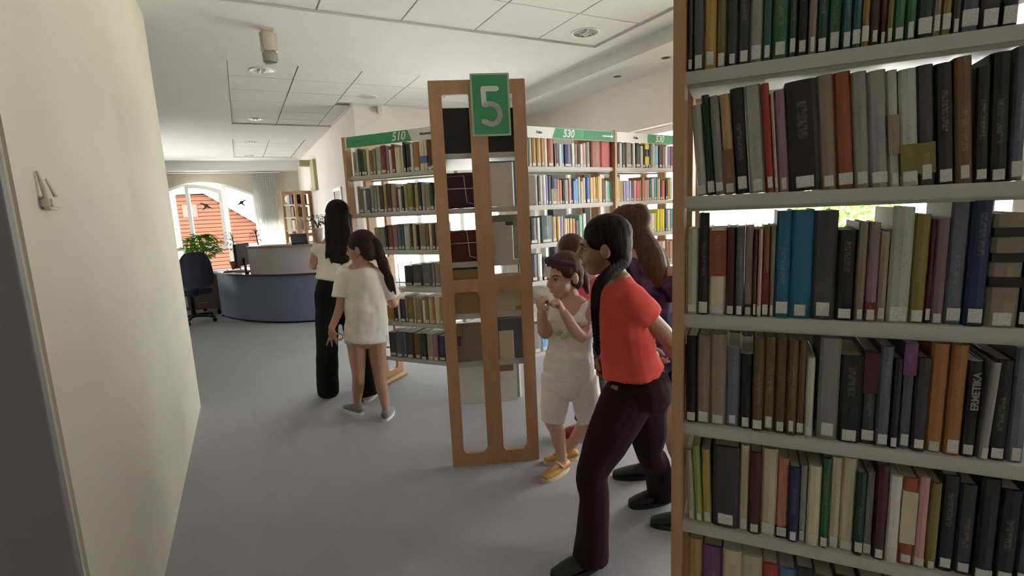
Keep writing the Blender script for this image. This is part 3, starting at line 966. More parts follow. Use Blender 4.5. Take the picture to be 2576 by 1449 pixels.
# hidden books added on the far side of the near bookcase to block light
bm = bmesh.new()
for z in SH[3:]:
    u = 0.02
    while u < 0.86:
        t = RND.uniform(0.015, 0.05)
        M = axes(FN.e, V((0, 0, 1)), FN.O + V((0, 0, z + ST / 2)))
        s = 1 if (M.to_3x3().inverted() @ (-FN.n)).y > 0 else -1
        add_box(bm, (u, s * (0.45 - 0.17), 0.0005), (u + t - 0.001, s * 0.45, RND.uniform(0.18, 0.23)), M)
        u += t
tag(obj_bm('light_block_books', bm, mat('mixed_covers', (0.2, 0.17, 0.16), 0.6, 0.5, 25)), 'hidden mixed books added on the far side of the near bookcase to block light', 'books', kind='stuff')
w510 = ['%s shelf under 510 sign' % w for w in ('top', 'second', 'third', 'fourth', 'fifth', 'lowest')]
G1 = 'books under the 510 sign'
def scale_row(px0, px1, items):
    tot = sum(i[0] for i in items); out = []; x = px0
    for it in items:
        w = (px1 - px0) * it[0] / tot
        out.append((x, x + w * 0.985) + tuple(it[1:])); x += w
    return out
r1 = [(1.2,'grey'),(.8,'pale green-grey'),(1,'dark green'),(1.1,'dark green'),(1.2,'olive'),(1,'cream'),(1.3,'brown'),(1,'taupe'),(2,'pale green-grey'),(1.9,'burgundy',.20),(1.1,'mauve',.19),(1,'white',.165),(1.4,'burgundy',.20),(2.0,'cream',.175),(1.2,'cream',.18),
      (.9,'black',.21),(1,'charcoal',.19),(.9,'navy',.19),(1,'white',.19),(2.2,'orange',.20),(1.9,'cream',.225,0,[(.22,.44,'steel blue')]),(1.1,'cream',.225,0,[(.22,.44,'steel blue')]),(1.4,'burgundy',.205),(1,'burgundy',.20),(1.5,'tan',.195)]
row(F1, SH[0], scale_row(886, 1098, r1), w510[0], G1, 0.185, from_='from end panel')
r2 = [(1,'mauve',.20),(1,'grey',.18),(1,'white',.165),(1.5,'slate',.18),(1.2,'grey',.2),(1,'grey',.2),(1,'pale green-grey',.2),(1.3,'dark brown',.19),(.9,'tan',.2),(1.8,'dark brown',.205),(1.6,'taupe',.2),(.8,'burgundy',.17),(1,'white',.16),(.8,'navy',.18),(1.2,'lime',.195),
      (2,'olive',.2),(.6,'dark green',.19),(1.3,'mustard',.185),(1,'navy',.2),(1.2,'grey',.19),(1.8,'taupe',.18),(1.2,'dark green',.19),(.8,'white',.2,4),(1,'dark brown',.16)]
row(F1, SH[1], scale_row(897, 1102, r2), w510[1], G1, 0.19)
r3 = [(2,'taupe',.17),(1.5,'grey',.17),(1,'black',.18),(1.6,'rust',.185),(1.6,'mauve',.18),(1.2,'slate',.19),(1,'teal',.19),(1.9,'pale green-grey',.175),(1,'dark brown',.19),(1.2,'cream',.19),(.8,'black',.18),(2.4,'taupe',.185),(1,'brown',.19),(1,'cream',.185),(1.2,'dark brown',.185),(1.5,'taupe',.19)]
row(F1, SH[2], scale_row(940, 1105, r3), w510[2], G1, 0.185)
r4 = [(2.5,'black',.15),(3,'charcoal',.16),(3,'slate',.17),(1.2,'grey',.175),(1.6,'taupe',.17),(1.2,'dark brown',.175),(1.2,'black',.17)]
row(F1, SH[3], scale_row(1000, 1109, r4), w510[3], G1, 0.17, inset=0.09)
r5 = [(1.2,'ochre',.12),(1,'orange',.11),(1,'black',.17),(.7,'white',.17),(1.5,'charcoal',.175),(.8,'taupe',.2),(1.8,'olive',.19),(.7,'pale green-grey',.19),(1.8,'taupe',.18),(.8,'white',.175),(1.2,'olive',.2),(1,'cream',.2),(.7,'orange',.2),(1.5,'cream',.2),(1,'mustard',.2)]
row(F1, SH[4], scale_row(970, 1113, r5), w510[4], G1, 0.19)
r6 = [(2,'charcoal',.19),(2,'slate',.2),(.8,'steel blue',.2),(2.2,'dark brown',.2),(2,'brown',.195),(1.6,'dark green',.2),(2,'taupe',.2),(1.2,'mauve',.195),(2,'navy',.19)]
row(F1, SH[5], scale_row(976, 1118, r6), w510[5], G1, 0.19)

G2 = 'books under the 530 signs'
def w530(k, r): return '%s shelf under %s 530 sign' % (r, k)
q = [(1.4,'tan',.21),(1.2,'pale green-grey',.2),(1.7,'ochre',.215),(1.7,'ochre',.215),(1,'tan',.21),(1.1,'cream',.21),(2.6,'rust',.2)]
row(F2, SH[0], scale_row(1326, 1400, q), w530('first', 'top'), G2, 0.2, from_='from the hub')
q = [(1,'slate',.17),(1,'white',.165),(.8,'sky blue',.17),(2.6,'navy',.165),(1,'white',.175),(1,'taupe',.17),(1,'dark brown',.165),(.9,'white',.17),(1.2,'pink',.18),(1.4,'grey',.19)]
row(F2, SH[0], scale_row(1404, 1490, q), 'top shelf under first 530 sign', G2, 0.17, from_='from the white book support')
q = [(3,'rust',.235),(3.6,'red',.215)]
row(F2, SH[0], scale_row(1492, 1545, q), w530('first', 'top'), G2, 0.22, from_='of two wide ones', lab=False)
q = [(.8,'black',.2),(1,'white',.195),(1.4,'black',.2),(2,'taupe',.205),(.8,'black',.2),(1,'white',.2),(1.6,'black',.205),(1,'white',.18),(.7,'black',.19),(1.4,'charcoal',.205,0,[(.1,.45,'yellow'),(.75,1.0,'yellow')]),(.9,'navy',.2)]
row(F2, SH[0], scale_row(1558, 1642, q), w530('second', 'top'), G2, 0.2, from_='from the post')
q = [(1,'white',.2),(1.6,'sky blue',.19),(1.2,'dark brown',.19),(1,'mauve',.18),(1,'white',.185),(1,'lilac',.19),(1.4,'violet',.19)]
row(F2, SH[0], scale_row(1645, 1700, q), 'top shelf under second 530 sign', G2, 0.19, from_='from the white divider')
q = [(1,'white',.215),(.6,'slate',.2),(1.2,'white',.215),(1.3,'white',.215),(1,'lilac',.21),(1,'slate',.21),(2.6,'navy',.19,0,[(.0,.6,'olive')]),(1,'pink',.185),(1,'salmon',.18),(.6,'black',.19),(1.8,'grey',.18),(1.2,'pink',.19),(.7,'black',.18),(1,'sky blue',.17),(1,'sky blue',.185),
     (.9,'white',.2),(1,'cream',.165),(1.4,'cream',.195),(1.4,'strong blue',.2),(1.3,'sand',.195),(1.1,'sand',.2),(.9,'mustard',.2),(2,'sand',.205),(1,'mauve',.19),(1,'white',.17),(1,'mint',.165),(1,'mint',.165)]
row(F2, SH[1], scale_row(1353, 1547, q), w530('first', 'second'), G2, 0.19, from_='from the hub')
q = [(1,'sand',.2),(1,'sand',.19),(1,'cream',.165),(.6,'white',.165),(1.8,'lilac',.17),(.8,'white',.17),(.9,'slate',.165),(1.1,'pink',.17),(1.4,'coral red',.165),(1,'pink',.17),(1.2,'orange',.2),(1.1,'pink',.17),(1,'pink',.175),(1,'teal',.18),(1,'white',.185),(.9,'sky blue',.2),(.7,'lime',.2),
     (1,'white',.18),(.7,'black',.17),(1.5,'coral red',.17),(.8,'black',.17),(.8,'lime',.18),(1.4,'cream',.195)]
row(F2, SH[1], scale_row(1556, 1697, q), w530('second', 'second'), G2, 0.18, from_='from the post')
q = [(2,'black',.19),(.8,'white',.19),(3.6,'dark green',.2),(1.2,'tan',.19),(1,'sand',.19),(1,'lilac',.19),(1,'cream',.17),(.7,'sand',.17),(.7,'cream',.17),(.8,'salmon',.165),(1.2,'dark brown',.15),(1,'mint',.19),(1,'white',.2)]
row(F2, SH[2], scale_row(1340, 1480, q), w530('first', 'third'), G2, 0.19, from_='from the hub')
q = [(1,'cream',.165),(1,'white',.165),(1,'cream',.165),(1.1,'yellow',.2),(1.1,'yellow',.2),(1.1,'yellow',.2),(.8,'steel blue',.2),(1,'white',.19),(1.2,'sky blue',.2)]
row(F2, SH[2], scale_row(1637, 1698, q), w530('second', 'third'), G2, 0.18, from_='past the purple shirt')
q = [(1,'salmon',.19),(1,'white',.19),(1,'rust',.19),(1,'tan',.18)]
row(F2, SH[3], scale_row(1660, 1698, q), w530('second', 'fourth'), G2, 0.19, from_='of four')
q = [(3,'black',.2),(2,'white',.2),(2.5,'charcoal',.17)]
row(F2, SH[3], scale_row(1342, 1385, q), w530('first', 'fourth'), G2, 0.19, from_='from the hub')
q = [(3.2,'grey',.22),(2.4,'sky blue',.21)]
row(F2, SH[5], scale_row(1345, 1385, q), w530('first', 'lowest'), G2, 0.2, from_='of two box files')

# white bent-steel book supports
M_WIRE = mat('white_wire', (0.75, 0.75, 0.72), 0.35)
def support(F, px, z, label, h=0.2, d=0.16, m=None):
    u = F.u(px, z)
    o = F.O + F.e * u
    t = thing('book_support', label, 'bookend', tuple(o + V((0, 0, z + ST / 2))), 'white steel book supports')
    p = [o - F.n * 0.02 + V((0, 0, z + ST / 2 + .004)), o - F.n * 0.02 + V((0, 0, z + h)), o - F.n * (0.02 + d) + V((0, 0, z + h)), o - F.n * (0.02 + d) + V((0, 0, z + ST / 2 + .004))]
    tube('wire_hoop', p, [0.003] * 4, m or M_WIRE, t, 6, 1)
    tube('base_wire', [p[0], p[0] + F.right * 0.09, p[3] + F.right * 0.09, p[3]], [0.003] * 4, m or M_WIRE, t, 6, 1)
    return t
support(F2, 1402, SH[0], 'white steel book support on the top 530 shelf beside the rust book', 0.2)
support(F2, 1643, SH[0], 'white steel book support dividing the top shelf under the second 530 sign', 0.2)
support(F1, 1002, SH[3], 'white steel book support holding dark books on the fourth 510 shelf', 0.19)

# items standing at the near end of the central arm, seen through its open frame
def arm_item(side, z, t, h, d, colour, label, u_off=0.0, lean=0, bands=(), name='book', s_off=0.0):
    """cover turned to the end frame: thickness along the arm, width across"""
    F = F3L if side < 0 else F3R
    base = S + E3 * (U3 - 0.025 - t / 2 - u_off) + F.n * (HD - 0.03 - s_off) + V((0, 0, z + ST / 2))
    return place_book(base, E3, -F.n, t, h, d, colour, label, 'books behind the open end frame', lean, False, True, bands, name)
arm_item(-1, SH[0], 0.05, 0.225, 0.19, (26, 30, 44), 'navy binder with faint lettering in the upper end-frame opening opposite the sign')
arm_item(1, SH[0], 0.04, 0.22, 0.19, 'black', 'black box with a small white sticker behind the number board')
arm_item(-1, SH[1], 0.045, 0.18, 0.16, (58, 22, 34), 'dark burgundy book with wire support on the second shelf of the end frame')
arm_item(1, SH[1], 0.03, 0.225, 0.16, (208, 206, 196), 'white printed pamphlet standing in the end frame below the number board', s_off=0.03)
arm_item(1, SH[1], 0.04, 0.235, 0.2, 'steel blue', 'blue-topped folder behind the white pamphlet in the end frame', u_off=0.04)
arm_item(-1, SH[2], 0.045, 0.165, 0.17, (92, 26, 34), 'wine red book with wire support on the third shelf of the end frame')
arm_item(1, SH[2], 0.025, 0.20, 0.13, (196, 194, 186), 'white leaflet with green heading standing in the end frame', s_off=0.045, bands=[(.9, 1.0, 'green')])
arm_item(1, SH[2], 0.03, 0.235, 0.2, 'grey', 'grey folder behind the green-headed leaflet in the end frame', u_off=0.035)
arm_item(-1, SH[3], 0.05, 0.235, 0.17, 'tan', 'tan cardboard box below the end-frame crossbar', s_off=0.0)
arm_item(-1, SH[3], 0.05, 0.24, 0.2, 'slate', 'slate blue file behind the tan cardboard box', u_off=0.06, s_off=-0.015)
arm_item(1, SH[3], 0.04, 0.2, 0.17, 'cream', 'cream printed carton with a yellow edge below the end-frame crossbar', bands=[(0, .12, 'mustard')])
arm_item(-1, SH[4], 0.04, 0.205, 0.16, 'taupe', 'yellow and purple boxed book on the lowest shelf of the end frame', bands=[(.45, .70, 'violet'), (.70, 1.0, 'mustard')])
arm_item(1, SH[4], 0.045, 0.225, 0.17, 'slate', 'slate blue folder on the lowest shelf of the end frame')
arm_item(1, SH[4], 0.006, 0.16, 0.08, 'cream', 'cream card with dark prints leaning on the slate blue folder', u_off=-0.012, s_off=0.07)
def hoop(z, side, label):
    F = F3L if side < 0 else F3R
    b = S + E3 * (U3 - 0.012) + V((0, 0, z + ST / 2)) + F.n * (HD - 0.04)
    t = thing('wire_support', label, 'bookend', tuple(b), 'wire supports in the end frame')
    inn = -F.n
    tube('wire_hoop', [b, b + V((0, 0, .16)), b + V((0, 0, .165)) + inn * .10, b + inn * .11 + V((0, 0, .03)), b + inn * .14 + V((0, 0, .02))], [0.002] * 5, M_WIRE, t, 6, 1)
    tube('cross_wire', [b + V((0, 0, .10)), b + inn * .15 + V((0, 0, .10))], [0.002] * 2, M_WIRE, t, 6, 1)
    return t
hoop(SH[1], -1, 'bent wire support before the dark burgundy book')
hoop(SH[2], -1, 'bent wire support before the wine red book')
def sheer(name, c, tr=0.5):
    m = bpy.data.materials.new(name); m.use_nodes = True
    nt = m.node_tree; nt.nodes.clear()
    o = nt.nodes.new('ShaderNodeOutputMaterial'); a = nt.nodes.new('ShaderNodeBsdfDiffuse'); b = nt.nodes.new('ShaderNodeBsdfTranslucent'); mx = nt.nodes.new('ShaderNodeMixShader')
    a.inputs[0].default_value = c; b.inputs[0].default_value = c; mx.inputs[0].default_value = tr
    nt.links.new(a.outputs[0], mx.inputs[1]); nt.links.new(b.outputs[0], mx.inputs[2]); nt.links.new(mx.outputs[0], o.inputs[0])
    return m
# ------------------------------------------------------------------ reception area
M_BLUE = mat('blue_grey_laminate', (0.17, 0.20, 0.30), 0.35, 0.04, 3)
M_TOP = mat('walnut_top', (0.30, 0.22, 0.20), 0.25, 0.06, 8)
M_MAUVE = mat('pale_mauve_panel', (0.50, 0.45, 0.46), 0.5, 0.03)
M_DKFAB = mat('dark_blue_fabric', (0.035, 0.037, 0.06), 0.85, 0.15, 200, 0.2, 300)
M_BRN = mat('brown_laminate', (0.16, 0.105, 0.09), 0.5, 0.06)
M_SCREEN = mat('black_screen', (0.012, 0.013, 0.016), 0.15)
M_LEAF = sheer('leaf_green', (0.18, 0.40, 0.05, 1))
M_LEAFD = sheer('leaf_dark', (0.07, 0.15, 0.05, 1))
M_LEAFR = sheer('leaf_red', (0.30, 0.06, 0.05, 1))
M_SOIL = mat('soil', (0.05, 0.035, 0.025), 0.9, 0.3, 60)

cur = [V((-0.40, 8.55, 0)), V((-0.30, 8.25, 0)), V((-0.09, 7.85, 0)), V((0.29, 7.40, 0)), V((0.72, 7.16, 0)), V((1.10, 7.09, 0)), V((1.40, 7.08, 0))]
front = spline(cur, [1] * len(cur), 10)[0]
def nrm(i):
    d = front[min(i + 1, len(front) - 1)] - front[max(i - 1, 0)]
    return V((d.y, -d.x, 0)).normalized() * (1 if V((d.y, -d.x, 0)).dot(V((-0.2, -1, 0))) > 0 else -1)
NRM = [nrm(i) for i in range(len(front))]
def strip_wall(name, i0, i1, o0, o1, z0, z1, m, parent):
    """curved board following the desk front between offsets o0 (outer) and o1"""
    bm = bmesh.new()
    rows_ = []
    for i in range(i0, i1 + 1):
        a = front[i] + NRM[i] * o0; b = front[i] + NRM[i] * o1
        rows_.append([bm.verts.new((p.x, p.y, z)) for p, z in ((a, z0), (a, z1), (b, z1), (b, z0))])
    for r0, r1 in zip(rows_, rows_[1:]):
        for k in range(4):
            bm.faces.new((r0[k], r0[(k + 1) % 4], r1[(k + 1) % 4], r1[k]))
    bm.faces.new(rows_[0][::-1]); bm.faces.new(rows_[-1])
    return obj_bm(name, bm, m, parent)
desk = thing('reception_desk', 'curved reception desk with blue-grey front and raised pale counter panel', 'desk', (0.3, 7.6, 0))
NL = len(front) - 1
strip_wall('front_panel', 0, NL, 0.0, -0.03, 0.03, 0.64, M_BLUE, desk)
strip_wall('plinth', 0, NL, -0.03, -0.06, 0.0, 0.03, M_BLACK, desk)
strip_wall('worktop', 0, NL, 0.03, -0.62, 0.64, 0.668, M_TOP, desk)
ic = min(range(len(front)), key=lambda i: abs(front[i].x - 0.04))
strip_wall('counter_panel', ic, NL, 0.012, -0.02, 0.668, 1.015, M_MAUVE, desk)
strip_wall('counter_top', ic, NL, 0.03, -0.28, 1.015, 1.045, M_TOP, desk)
strip_wall('edge_band', 0, NL, 0.032, 0.03, 0.642, 0.666, mat('dark_edge', (0.05, 0.035, 0.035), 0.4), desk)
box('end_panel', (-0.40, 8.55, 0.0), (0.16, 8.58, 0.64), M_BLUE, desk)
box('counter_post', (0.06, 7.88, 0.668), (0.09, 7.92, 1.015), M_MAUVE, desk)

# monitors, keyboard, mouse, papers
def monitor(base, yaw, w, h, label, m_back=M_BLACK):
    t = thing('computer_monitor', label, 'monitor', tuple(base), 'computer monitors on the reception desk')
    M = Matrix.Translation(base) @ Matrix.Rotation(yaw, 4, 'Z')
    bm = bmesh.new(); add_box(bm, (-w / 2, -0.012, 0.09), (w / 2, 0.02, 0.09 + h), M)
    bmesh.ops.bevel(bm, geom=bm.edges[:], offset=0.006, segments=2, affect='EDGES')
    obj_bm('housing', bm, m_back, t)
    box('screen', (-w / 2 + .012, 0.0195, 0.105), (w / 2 - .012, 0.0215, 0.075 + h), M_SCREEN, t, M)
    box('neck', (-0.02, -0.03, 0.01), (0.02, -0.012, 0.2), m_back, t, M)
    bm = bmesh.new(); add_box(bm, (-0.11, -0.09, 0.0), (0.11, 0.07, 0.012), M)
    bmesh.ops.bevel(bm, geom=bm.edges[:], offset=0.004, segments=2, affect='EDGES')
    obj_bm('foot', bm, m_back, t)
    return t
zt_ = 0.6685
monitor(V((-0.03, 8.12, zt_)), math.radians(66), 0.42, 0.31, 'black monitor seen from behind beside the pale counter panel')
p = at_r(594, 668, 8.35)
monitor(V((-0.10, 8.50, zt_)), math.radians(84), 0.42, 0.30, 'slim monitor turned edge-on near the plants', mat('silver_plastic', (0.6, 0.6, 0.6), 0.35))
def keyboard(c, yaw):
    t = thing('keyboard', 'black computer keyboard lying on the reception worktop', 'keyboard', tuple(c))
    M = Matrix.Translation(c) @ Matrix.Rotation(yaw, 4, 'Z')
    box('body', (-0.21, -0.065, 0), (0.21, 0.065, 0.014), M_BLACK, t, M, bevel=0.003)
    bm = bmesh.new()
    for r in range(4):
        for k in range(12):
            add_box(bm, (-0.2 + k * 0.033, -0.055 + r * 0.028, 0.014), (-0.2 + k * 0.033 + 0.028, -0.055 + r * 0.028 + 0.023, 0.019), M)
    tag(obj_bm('keys', bm, mat('key_grey', (0.08, 0.08, 0.09), 0.5), t), kind='stuff')
keyboard(V((-0.10, 8.20, zt_)), math.radians(-40))
t = thing('paper_sheet', 'white sheet of paper lying on the reception worktop', 'paper', (-0.2, 8.05, zt_))
box('sheet', (-0.1, -0.15, 0), (0.11, 0.15, 0.002), mat('paper_white', (0.82, 0.8, 0.8), 0.7), t, Matrix.Translation((-0.10, 8.05, zt_)) @ Matrix.Rotation(0.7, 4, 'Z'))
t = thing('computer_mouse', 'small dark computer mouse on the reception worktop edge', 'mouse', (0.02, 7.86, zt_))
bm = bmesh.new(); add_ell(bm, (0.0, 7.80, zt_ + 0.012), (0.03, 0.05, 0.017)); obj_bm('shell', bm, M_BLACK, t, True)
bm = bmesh.new(); add_ell(bm, (0.012, 7.77, zt_ + 0.026), (0.004, 0.01, 0.006)); obj_bm('wheel', bm, M_WHITEP, t, True)

# office chair
p = at_z(505, 798, 0)
cx, cy = -0.72, 8.30
ch = thing('office_chair', 'dark blue swivel office chair with rounded backrest by the desk end', 'chair', (cx, cy, 0))
fd = V((-0.45, 0.89, 0)).normalized(); rt = V((0.89, 0.45, 0)).normalized()
def CP(a, b, z): return V((cx, cy, 0)) + rt * a + fd * b + V((0, 0, z))
bm = bmesh.new()
Mb = axes(rt, -fd, CP(0, -0.20, 0.50))
prof = []
for k in range(28):
    a = 2 * math.pi * k / 28
    x = 0.21 * math.copysign(abs(math.cos(a)) ** 0.6, math.cos(a)); y = 0.25 * math.copysign(abs(math.sin(a)) ** 0.7, math.sin(a))
    prof.append((x * (1 - 0.14 * (y / 0.25)), y + 0.25))
poly_slab(bm, [prof], Mb, 0.07)
_o = obj_bm('backrest', bm, M_DKFAB, ch)
_m = _o.modifiers.new('fuse', 'REMESH'); _m.mode = 'VOXEL'; _m.voxel_size = 0.012; _m.use_smooth_shade = True
_m = _o.modifiers.new('soft', 'SMOOTH'); _m.iterations = 8
bm = bmesh.new()
poly_slab(bm, [rrect(-0.24, -0.22, 0.24, 0.24, 0.09, 5)], axes(rt, V((0, 0, 1)), CP(0, 0.05, 0.40)), 0.075)
bmesh.ops.bevel(bm, geom=[e for e in bm.edges if e.calc_face_angle(0) > 0.9], offset=0.025, segments=3, affect='EDGES')
obj_bm('seat', bm, M_DKFAB, ch, True)
tube('back_bar', [CP(0, 0.0, 0.39), CP(0, -0.21, 0.42), CP(0, -0.225, 0.62)], [0.02, 0.02, 0.018], M_BLACK, ch, 8)
tube('gas_column', [CP(0, 0.02, 0.09), CP(0, 0.02, 0.40)], [0.028, 0.022], M_BLACK, ch, 10)
for k in range(5):
    a = 2 * math.pi * k / 5 + 0.3
    e = CP(0.29 * math.cos(a), 0.02 + 0.29 * math.sin(a), 0.075)
    tube('base_spoke', [CP(0, 0.02, 0.1), e], [0.024, 0.015], M_BLACK, ch, 8)
    bm = bmesh.new(); add_ell(bm, e - V((0, 0, 0.045)), (0.028, 0.028, 0.03)); obj_bm('caster', bm, M_BLACK, ch, True)

# drawer pedestal
pd = thing('drawer_pedestal', 'brown drawer pedestal on casters between the chair and desk', 'drawers', (-0.56, 8.98, 0))
Mp = Matrix.Translation((-0.56, 8.98, 0)) @ Matrix.Rotation(math.radians(-18), 4, 'Z')
box('carcass', (-0.22, -0.2, 0.10), (0.22, 0.3, 0.63), M_BRN, pd, Mp, bevel=0.006)
for k in range(3):
    d_ = box('drawer_front', (-0.21, -0.218, 0.12 + k * 0.17), (0.21, -0.2, 0.28 + k * 0.17), M_BRN, pd, Mp, bevel=0.003)
    box('handle', (-0.06, -0.232, 0.20 + k * 0.17), (0.06, -0.218, 0.212 + k * 0.17), M_CHROME, d_, Mp)
for sx in (-0.18, 0.18):
    for sy in (-0.15, 0.25):
        bm = bmesh.new(); add_ell(bm, Mp @ V((sx, sy, 0.045)), (0.03, 0.03, 0.045)); obj_bm('caster', bm, M_BLACK, pd, True)
        tube('caster_stem', [Mp @ V((sx, sy, 0.07)), Mp @ V((sx, sy, 0.11))], [0.012, 0.012], M_BLACK, pd, 6, dome=False)

# low cabinet behind, carrying the plants
cab = thing('low_cabinet', 'low white cabinet behind the desk carrying the potted plants', 'cabinet', (-0.7, 9.7, 0))
box('carcass', (-1.6, 9.5, 0.06), (0.35, 9.9, 0.56), M_WHITEP, cab, bevel=0.005)
box('cabinet_top', (-1.62, 9.47, 0.56), (0.37, 9.92, 0.585), M_WHITEP, cab)
box('plinth', (-1.58, 9.54, 0), (0.33, 9.86, 0.06), M_BRN, cab)
for k in range(3):
    d_ = box('cabinet_door', (-1.58 + k * 0.64, 9.484, 0.08), (-0.96 + k * 0.64, 9.5, 0.54), M_WHITEP, cab)
    box('handle', (-1.02 + k * 0.64, 9.474, 0.3), (-1.00 + k * 0.64, 9.484, 0.42), M_CHROME, d_)

def add_leaf(bm, p, d, up, L, w, bend=0.3, mi=0):
    d = d.normalized(); s = d.cross(up).normalized(); n = s.cross(d)
    a = bm.verts.new(p); t = bm.verts.new(p + d * L - n * L * bend)
    m1 = p + d * L * 0.5 - n * L * bend * 0.15
    l = bm.verts.new(m1 + s * w / 2 + n * w * .12); r = bm.verts.new(m1 - s * w / 2 + n * w * .12); c = bm.verts.new(m1)
    for f in ((a, l, c), (a, c, r), (l, t, c), (c, t, r)):
        bm.faces.new(f).material_index = mi
def pot(name, c, r, h, m, par):
    lathe(name, c, [(0, 0), (r * 0.72, 0), (r, h), (r * 1.08, h), (r * 1.08, h - 0.02 if h > .06 else h * .8), (r * 0.98, h - 0.01), (r * 0.9, h - 0.015), (0, h - 0.015)], m, par, 20)
    lathe('soil', (c[0], c[1], c[2] + h - 0.014), [(0, 0.002), (r * 0.9, 0.001), (r * .9, -0.004), (0, -0.004)], M_SOIL, par, 16)
rp = random.Random(3)
def bushy(label, c, pr, ph, H, W, n, m, mp_, L=0.11, w=0.07, name='potted_plant', grp='potted plants behind the desk'):
    t = thing(name, label, 'plant', tuple(c), grp)
    pot('plant_pot', c, pr, ph, mp_, t)
    for k in range(7):
        a = rp.uniform(0, 6.28); q = V((math.cos(a), math.sin(a), 0)) * W * rp.uniform(.2, .7)
        tube('stem', [V(c) + V((0, 0, ph - .02)), V(c) + q * .4 + V((0, 0, ph + H * .4)), V(c) + q + V((0, 0, ph + H * rp.uniform(.6, .9)))], [0.006, 0.005, 0.003], M_LEAFD, t, 5, 3)
    for k in range(n):
        th = rp.uniform(0, 6.28); z = rp.random() ** 0.8
        rr = W * math.sqrt(max(0.05, 1 - (2 * z - 1) ** 2)) * rp.uniform(.35, 1)
        p = V(c) + V((rr * math.cos(th), rr * math.sin(th), ph + H * (.15 + .85 * z)))
        bm = bmesh.new()
        add_leaf(bm, p, V((math.cos(th), math.sin(th), rp.uniform(-.3, .6))), V((0, 0, 1)), L * rp.uniform(.7, 1.2), w * rp.uniform(.7, 1.1))
        obj_bm('leaf', bm, m, t)
    return t
bushy('bushy bright green potted plant on the low cabinet in the window light', (-0.60, 9.62, 0.585), 0.11, 0.16, 0.44, 0.25, 270, M_LEAF, mat('white_glaze', (0.7, 0.7, 0.66), 0.3), 0.13, 0.09)
def spiky(label, c, pr, ph, H, n, m, mp_, L=0.22, w=0.022, grp='potted plants behind the desk'):
    t = thing('potted_plant', label, 'plant', tuple(c), grp)
    pot('plant_pot', c, pr, ph, mp_, t)
    tube('stem', [V(c) + V((0, 0, ph - .02)), V(c) + V((0.02, 0.01, ph + H * .5)), V(c) + V((-0.01, 0, ph + H))], [0.012, 0.010, 0.006], M_SOIL, t, 6)
    for k in range(n):
        z = ph + H * rp.uniform(.3, 1.0); th = rp.uniform(0, 6.28)
        bm = bmesh.new()
        add_leaf(bm, V(c) + V((0, 0, z)), V((math.cos(th), math.sin(th), rp.uniform(.1, .9))), V((0, 0, 1)), L * rp.uniform(.7, 1.1), w, 0.5)
        obj_bm('leaf', bm, m, t)
spiky('dark spindly potted plant on the low cabinet beside the bushy one', (-0.16, 9.68, 0.585), 0.08, 0.13, 0.48, 30, M_LEAFD, mat('red_pot', (0.25, 0.05, 0.05), 0.5))
spiky('thin red-leaved potted plant standing on the cabinet before the window', (0.20, 9.70, 0.585), 0.07, 0.12, 0.50, 26, M_LEAFR, mat('terracotta', (0.35, 0.16, 0.09), 0.7), 0.16, 0.03)
bushy('green fern in a pale pink pot standing on the counter top', (0.90, 7.24, 1.0455), 0.055, 0.2, 0.16, 0.12, 60, M_LEAFD, mat('pink_glaze', (0.72, 0.6, 0.56), 0.4, 0.1, 20), 0.10, 0.03, name='potted_fern')
q = V((0.66, 7.32, 1.0455))
tm = thing('payment_terminal', 'glossy black desk terminal on the counter beside the fern', 'terminal', tuple(q))
bm = bmesh.new(); add_box(bm, (-0.1, -0.04, 0), (0.1, 0.07, 0.025), Matrix.Translation(q)); obj_bm('base', bm, M_BLACK, tm)
bm = bmesh.new(); add_box(bm, (-0.10, 0, 0), (0.10, 0.012, 0.13), Matrix.Translation(q + V((0, 0, 0.02))) @ Matrix.Rotation(-0.5, 4, 'X')); obj_bm('screen', bm, mat('glossy_screen', (0.05, 0.06, 0.08), 0.08), tm)

MATS_SHEER = sheer('cream_blind', (0.84, 0.80, 0.72, 1), 0.62)
# curtain beside the far window
cu = thing('window_curtain', 'white pleated curtain hanging beside the arched far window', 'curtain', (0.62, 14.45, 0.05))
bm = bmesh.new()
N = 60
vv = []
for k in range(N + 1):
    x = 0.36 + 0.52 * k / N
    y = 14.42 + 0.014 * math.sin(k * 1.15)
    vv.append((bm.verts.new((x, y, 0.05)), bm.verts.new((x, y, 2.52))))
for a, b in zip(vv, vv[1:]): bm.faces.new((a[0], b[0], b[1], a[1]))
bmesh.ops.solidify(bm, geom=bm.faces[:], thickness=0.003)
obj_bm('cloth', bm, sheer('white_cloth', (0.80, 0.81, 0.78, 1), 0.12), cu, True)
tube('rail', [(-2.2, 14.42, 2.54), (1.0, 14.42, 2.54)], [0.012, 0.012], M_WHITEP, cu, 8)

# picture frame on the passage wall
pf = thing('picture_frame', 'white framed picture on the pinkish wall behind the long-haired teenager', 'picture', (1.46, 8.8, 1.7))
bm = bmesh.new(); Mf = axes(YA, -XA, (1.46, 0, 0))   # x->Y, z->-X, y = -X x Y = -Z
def ymap(z): return -z
poly_slab(bm, [rrect(8.42, -1.84, 9.16, -1.38), rrect(8.49, -1.79, 9.09, -1.43)], Mf, 0.025)
obj_bm('frame', bm, M_FRAME, pf)
bm = bmesh.new(); add_box(bm, (8.48, -1.80, 0.002), (9.10, -1.42, 0.012), Mf); obj_bm('print', bm, mat('grey_print', (0.32, 0.31, 0.25), 0.5, 0.15, 5), pf)

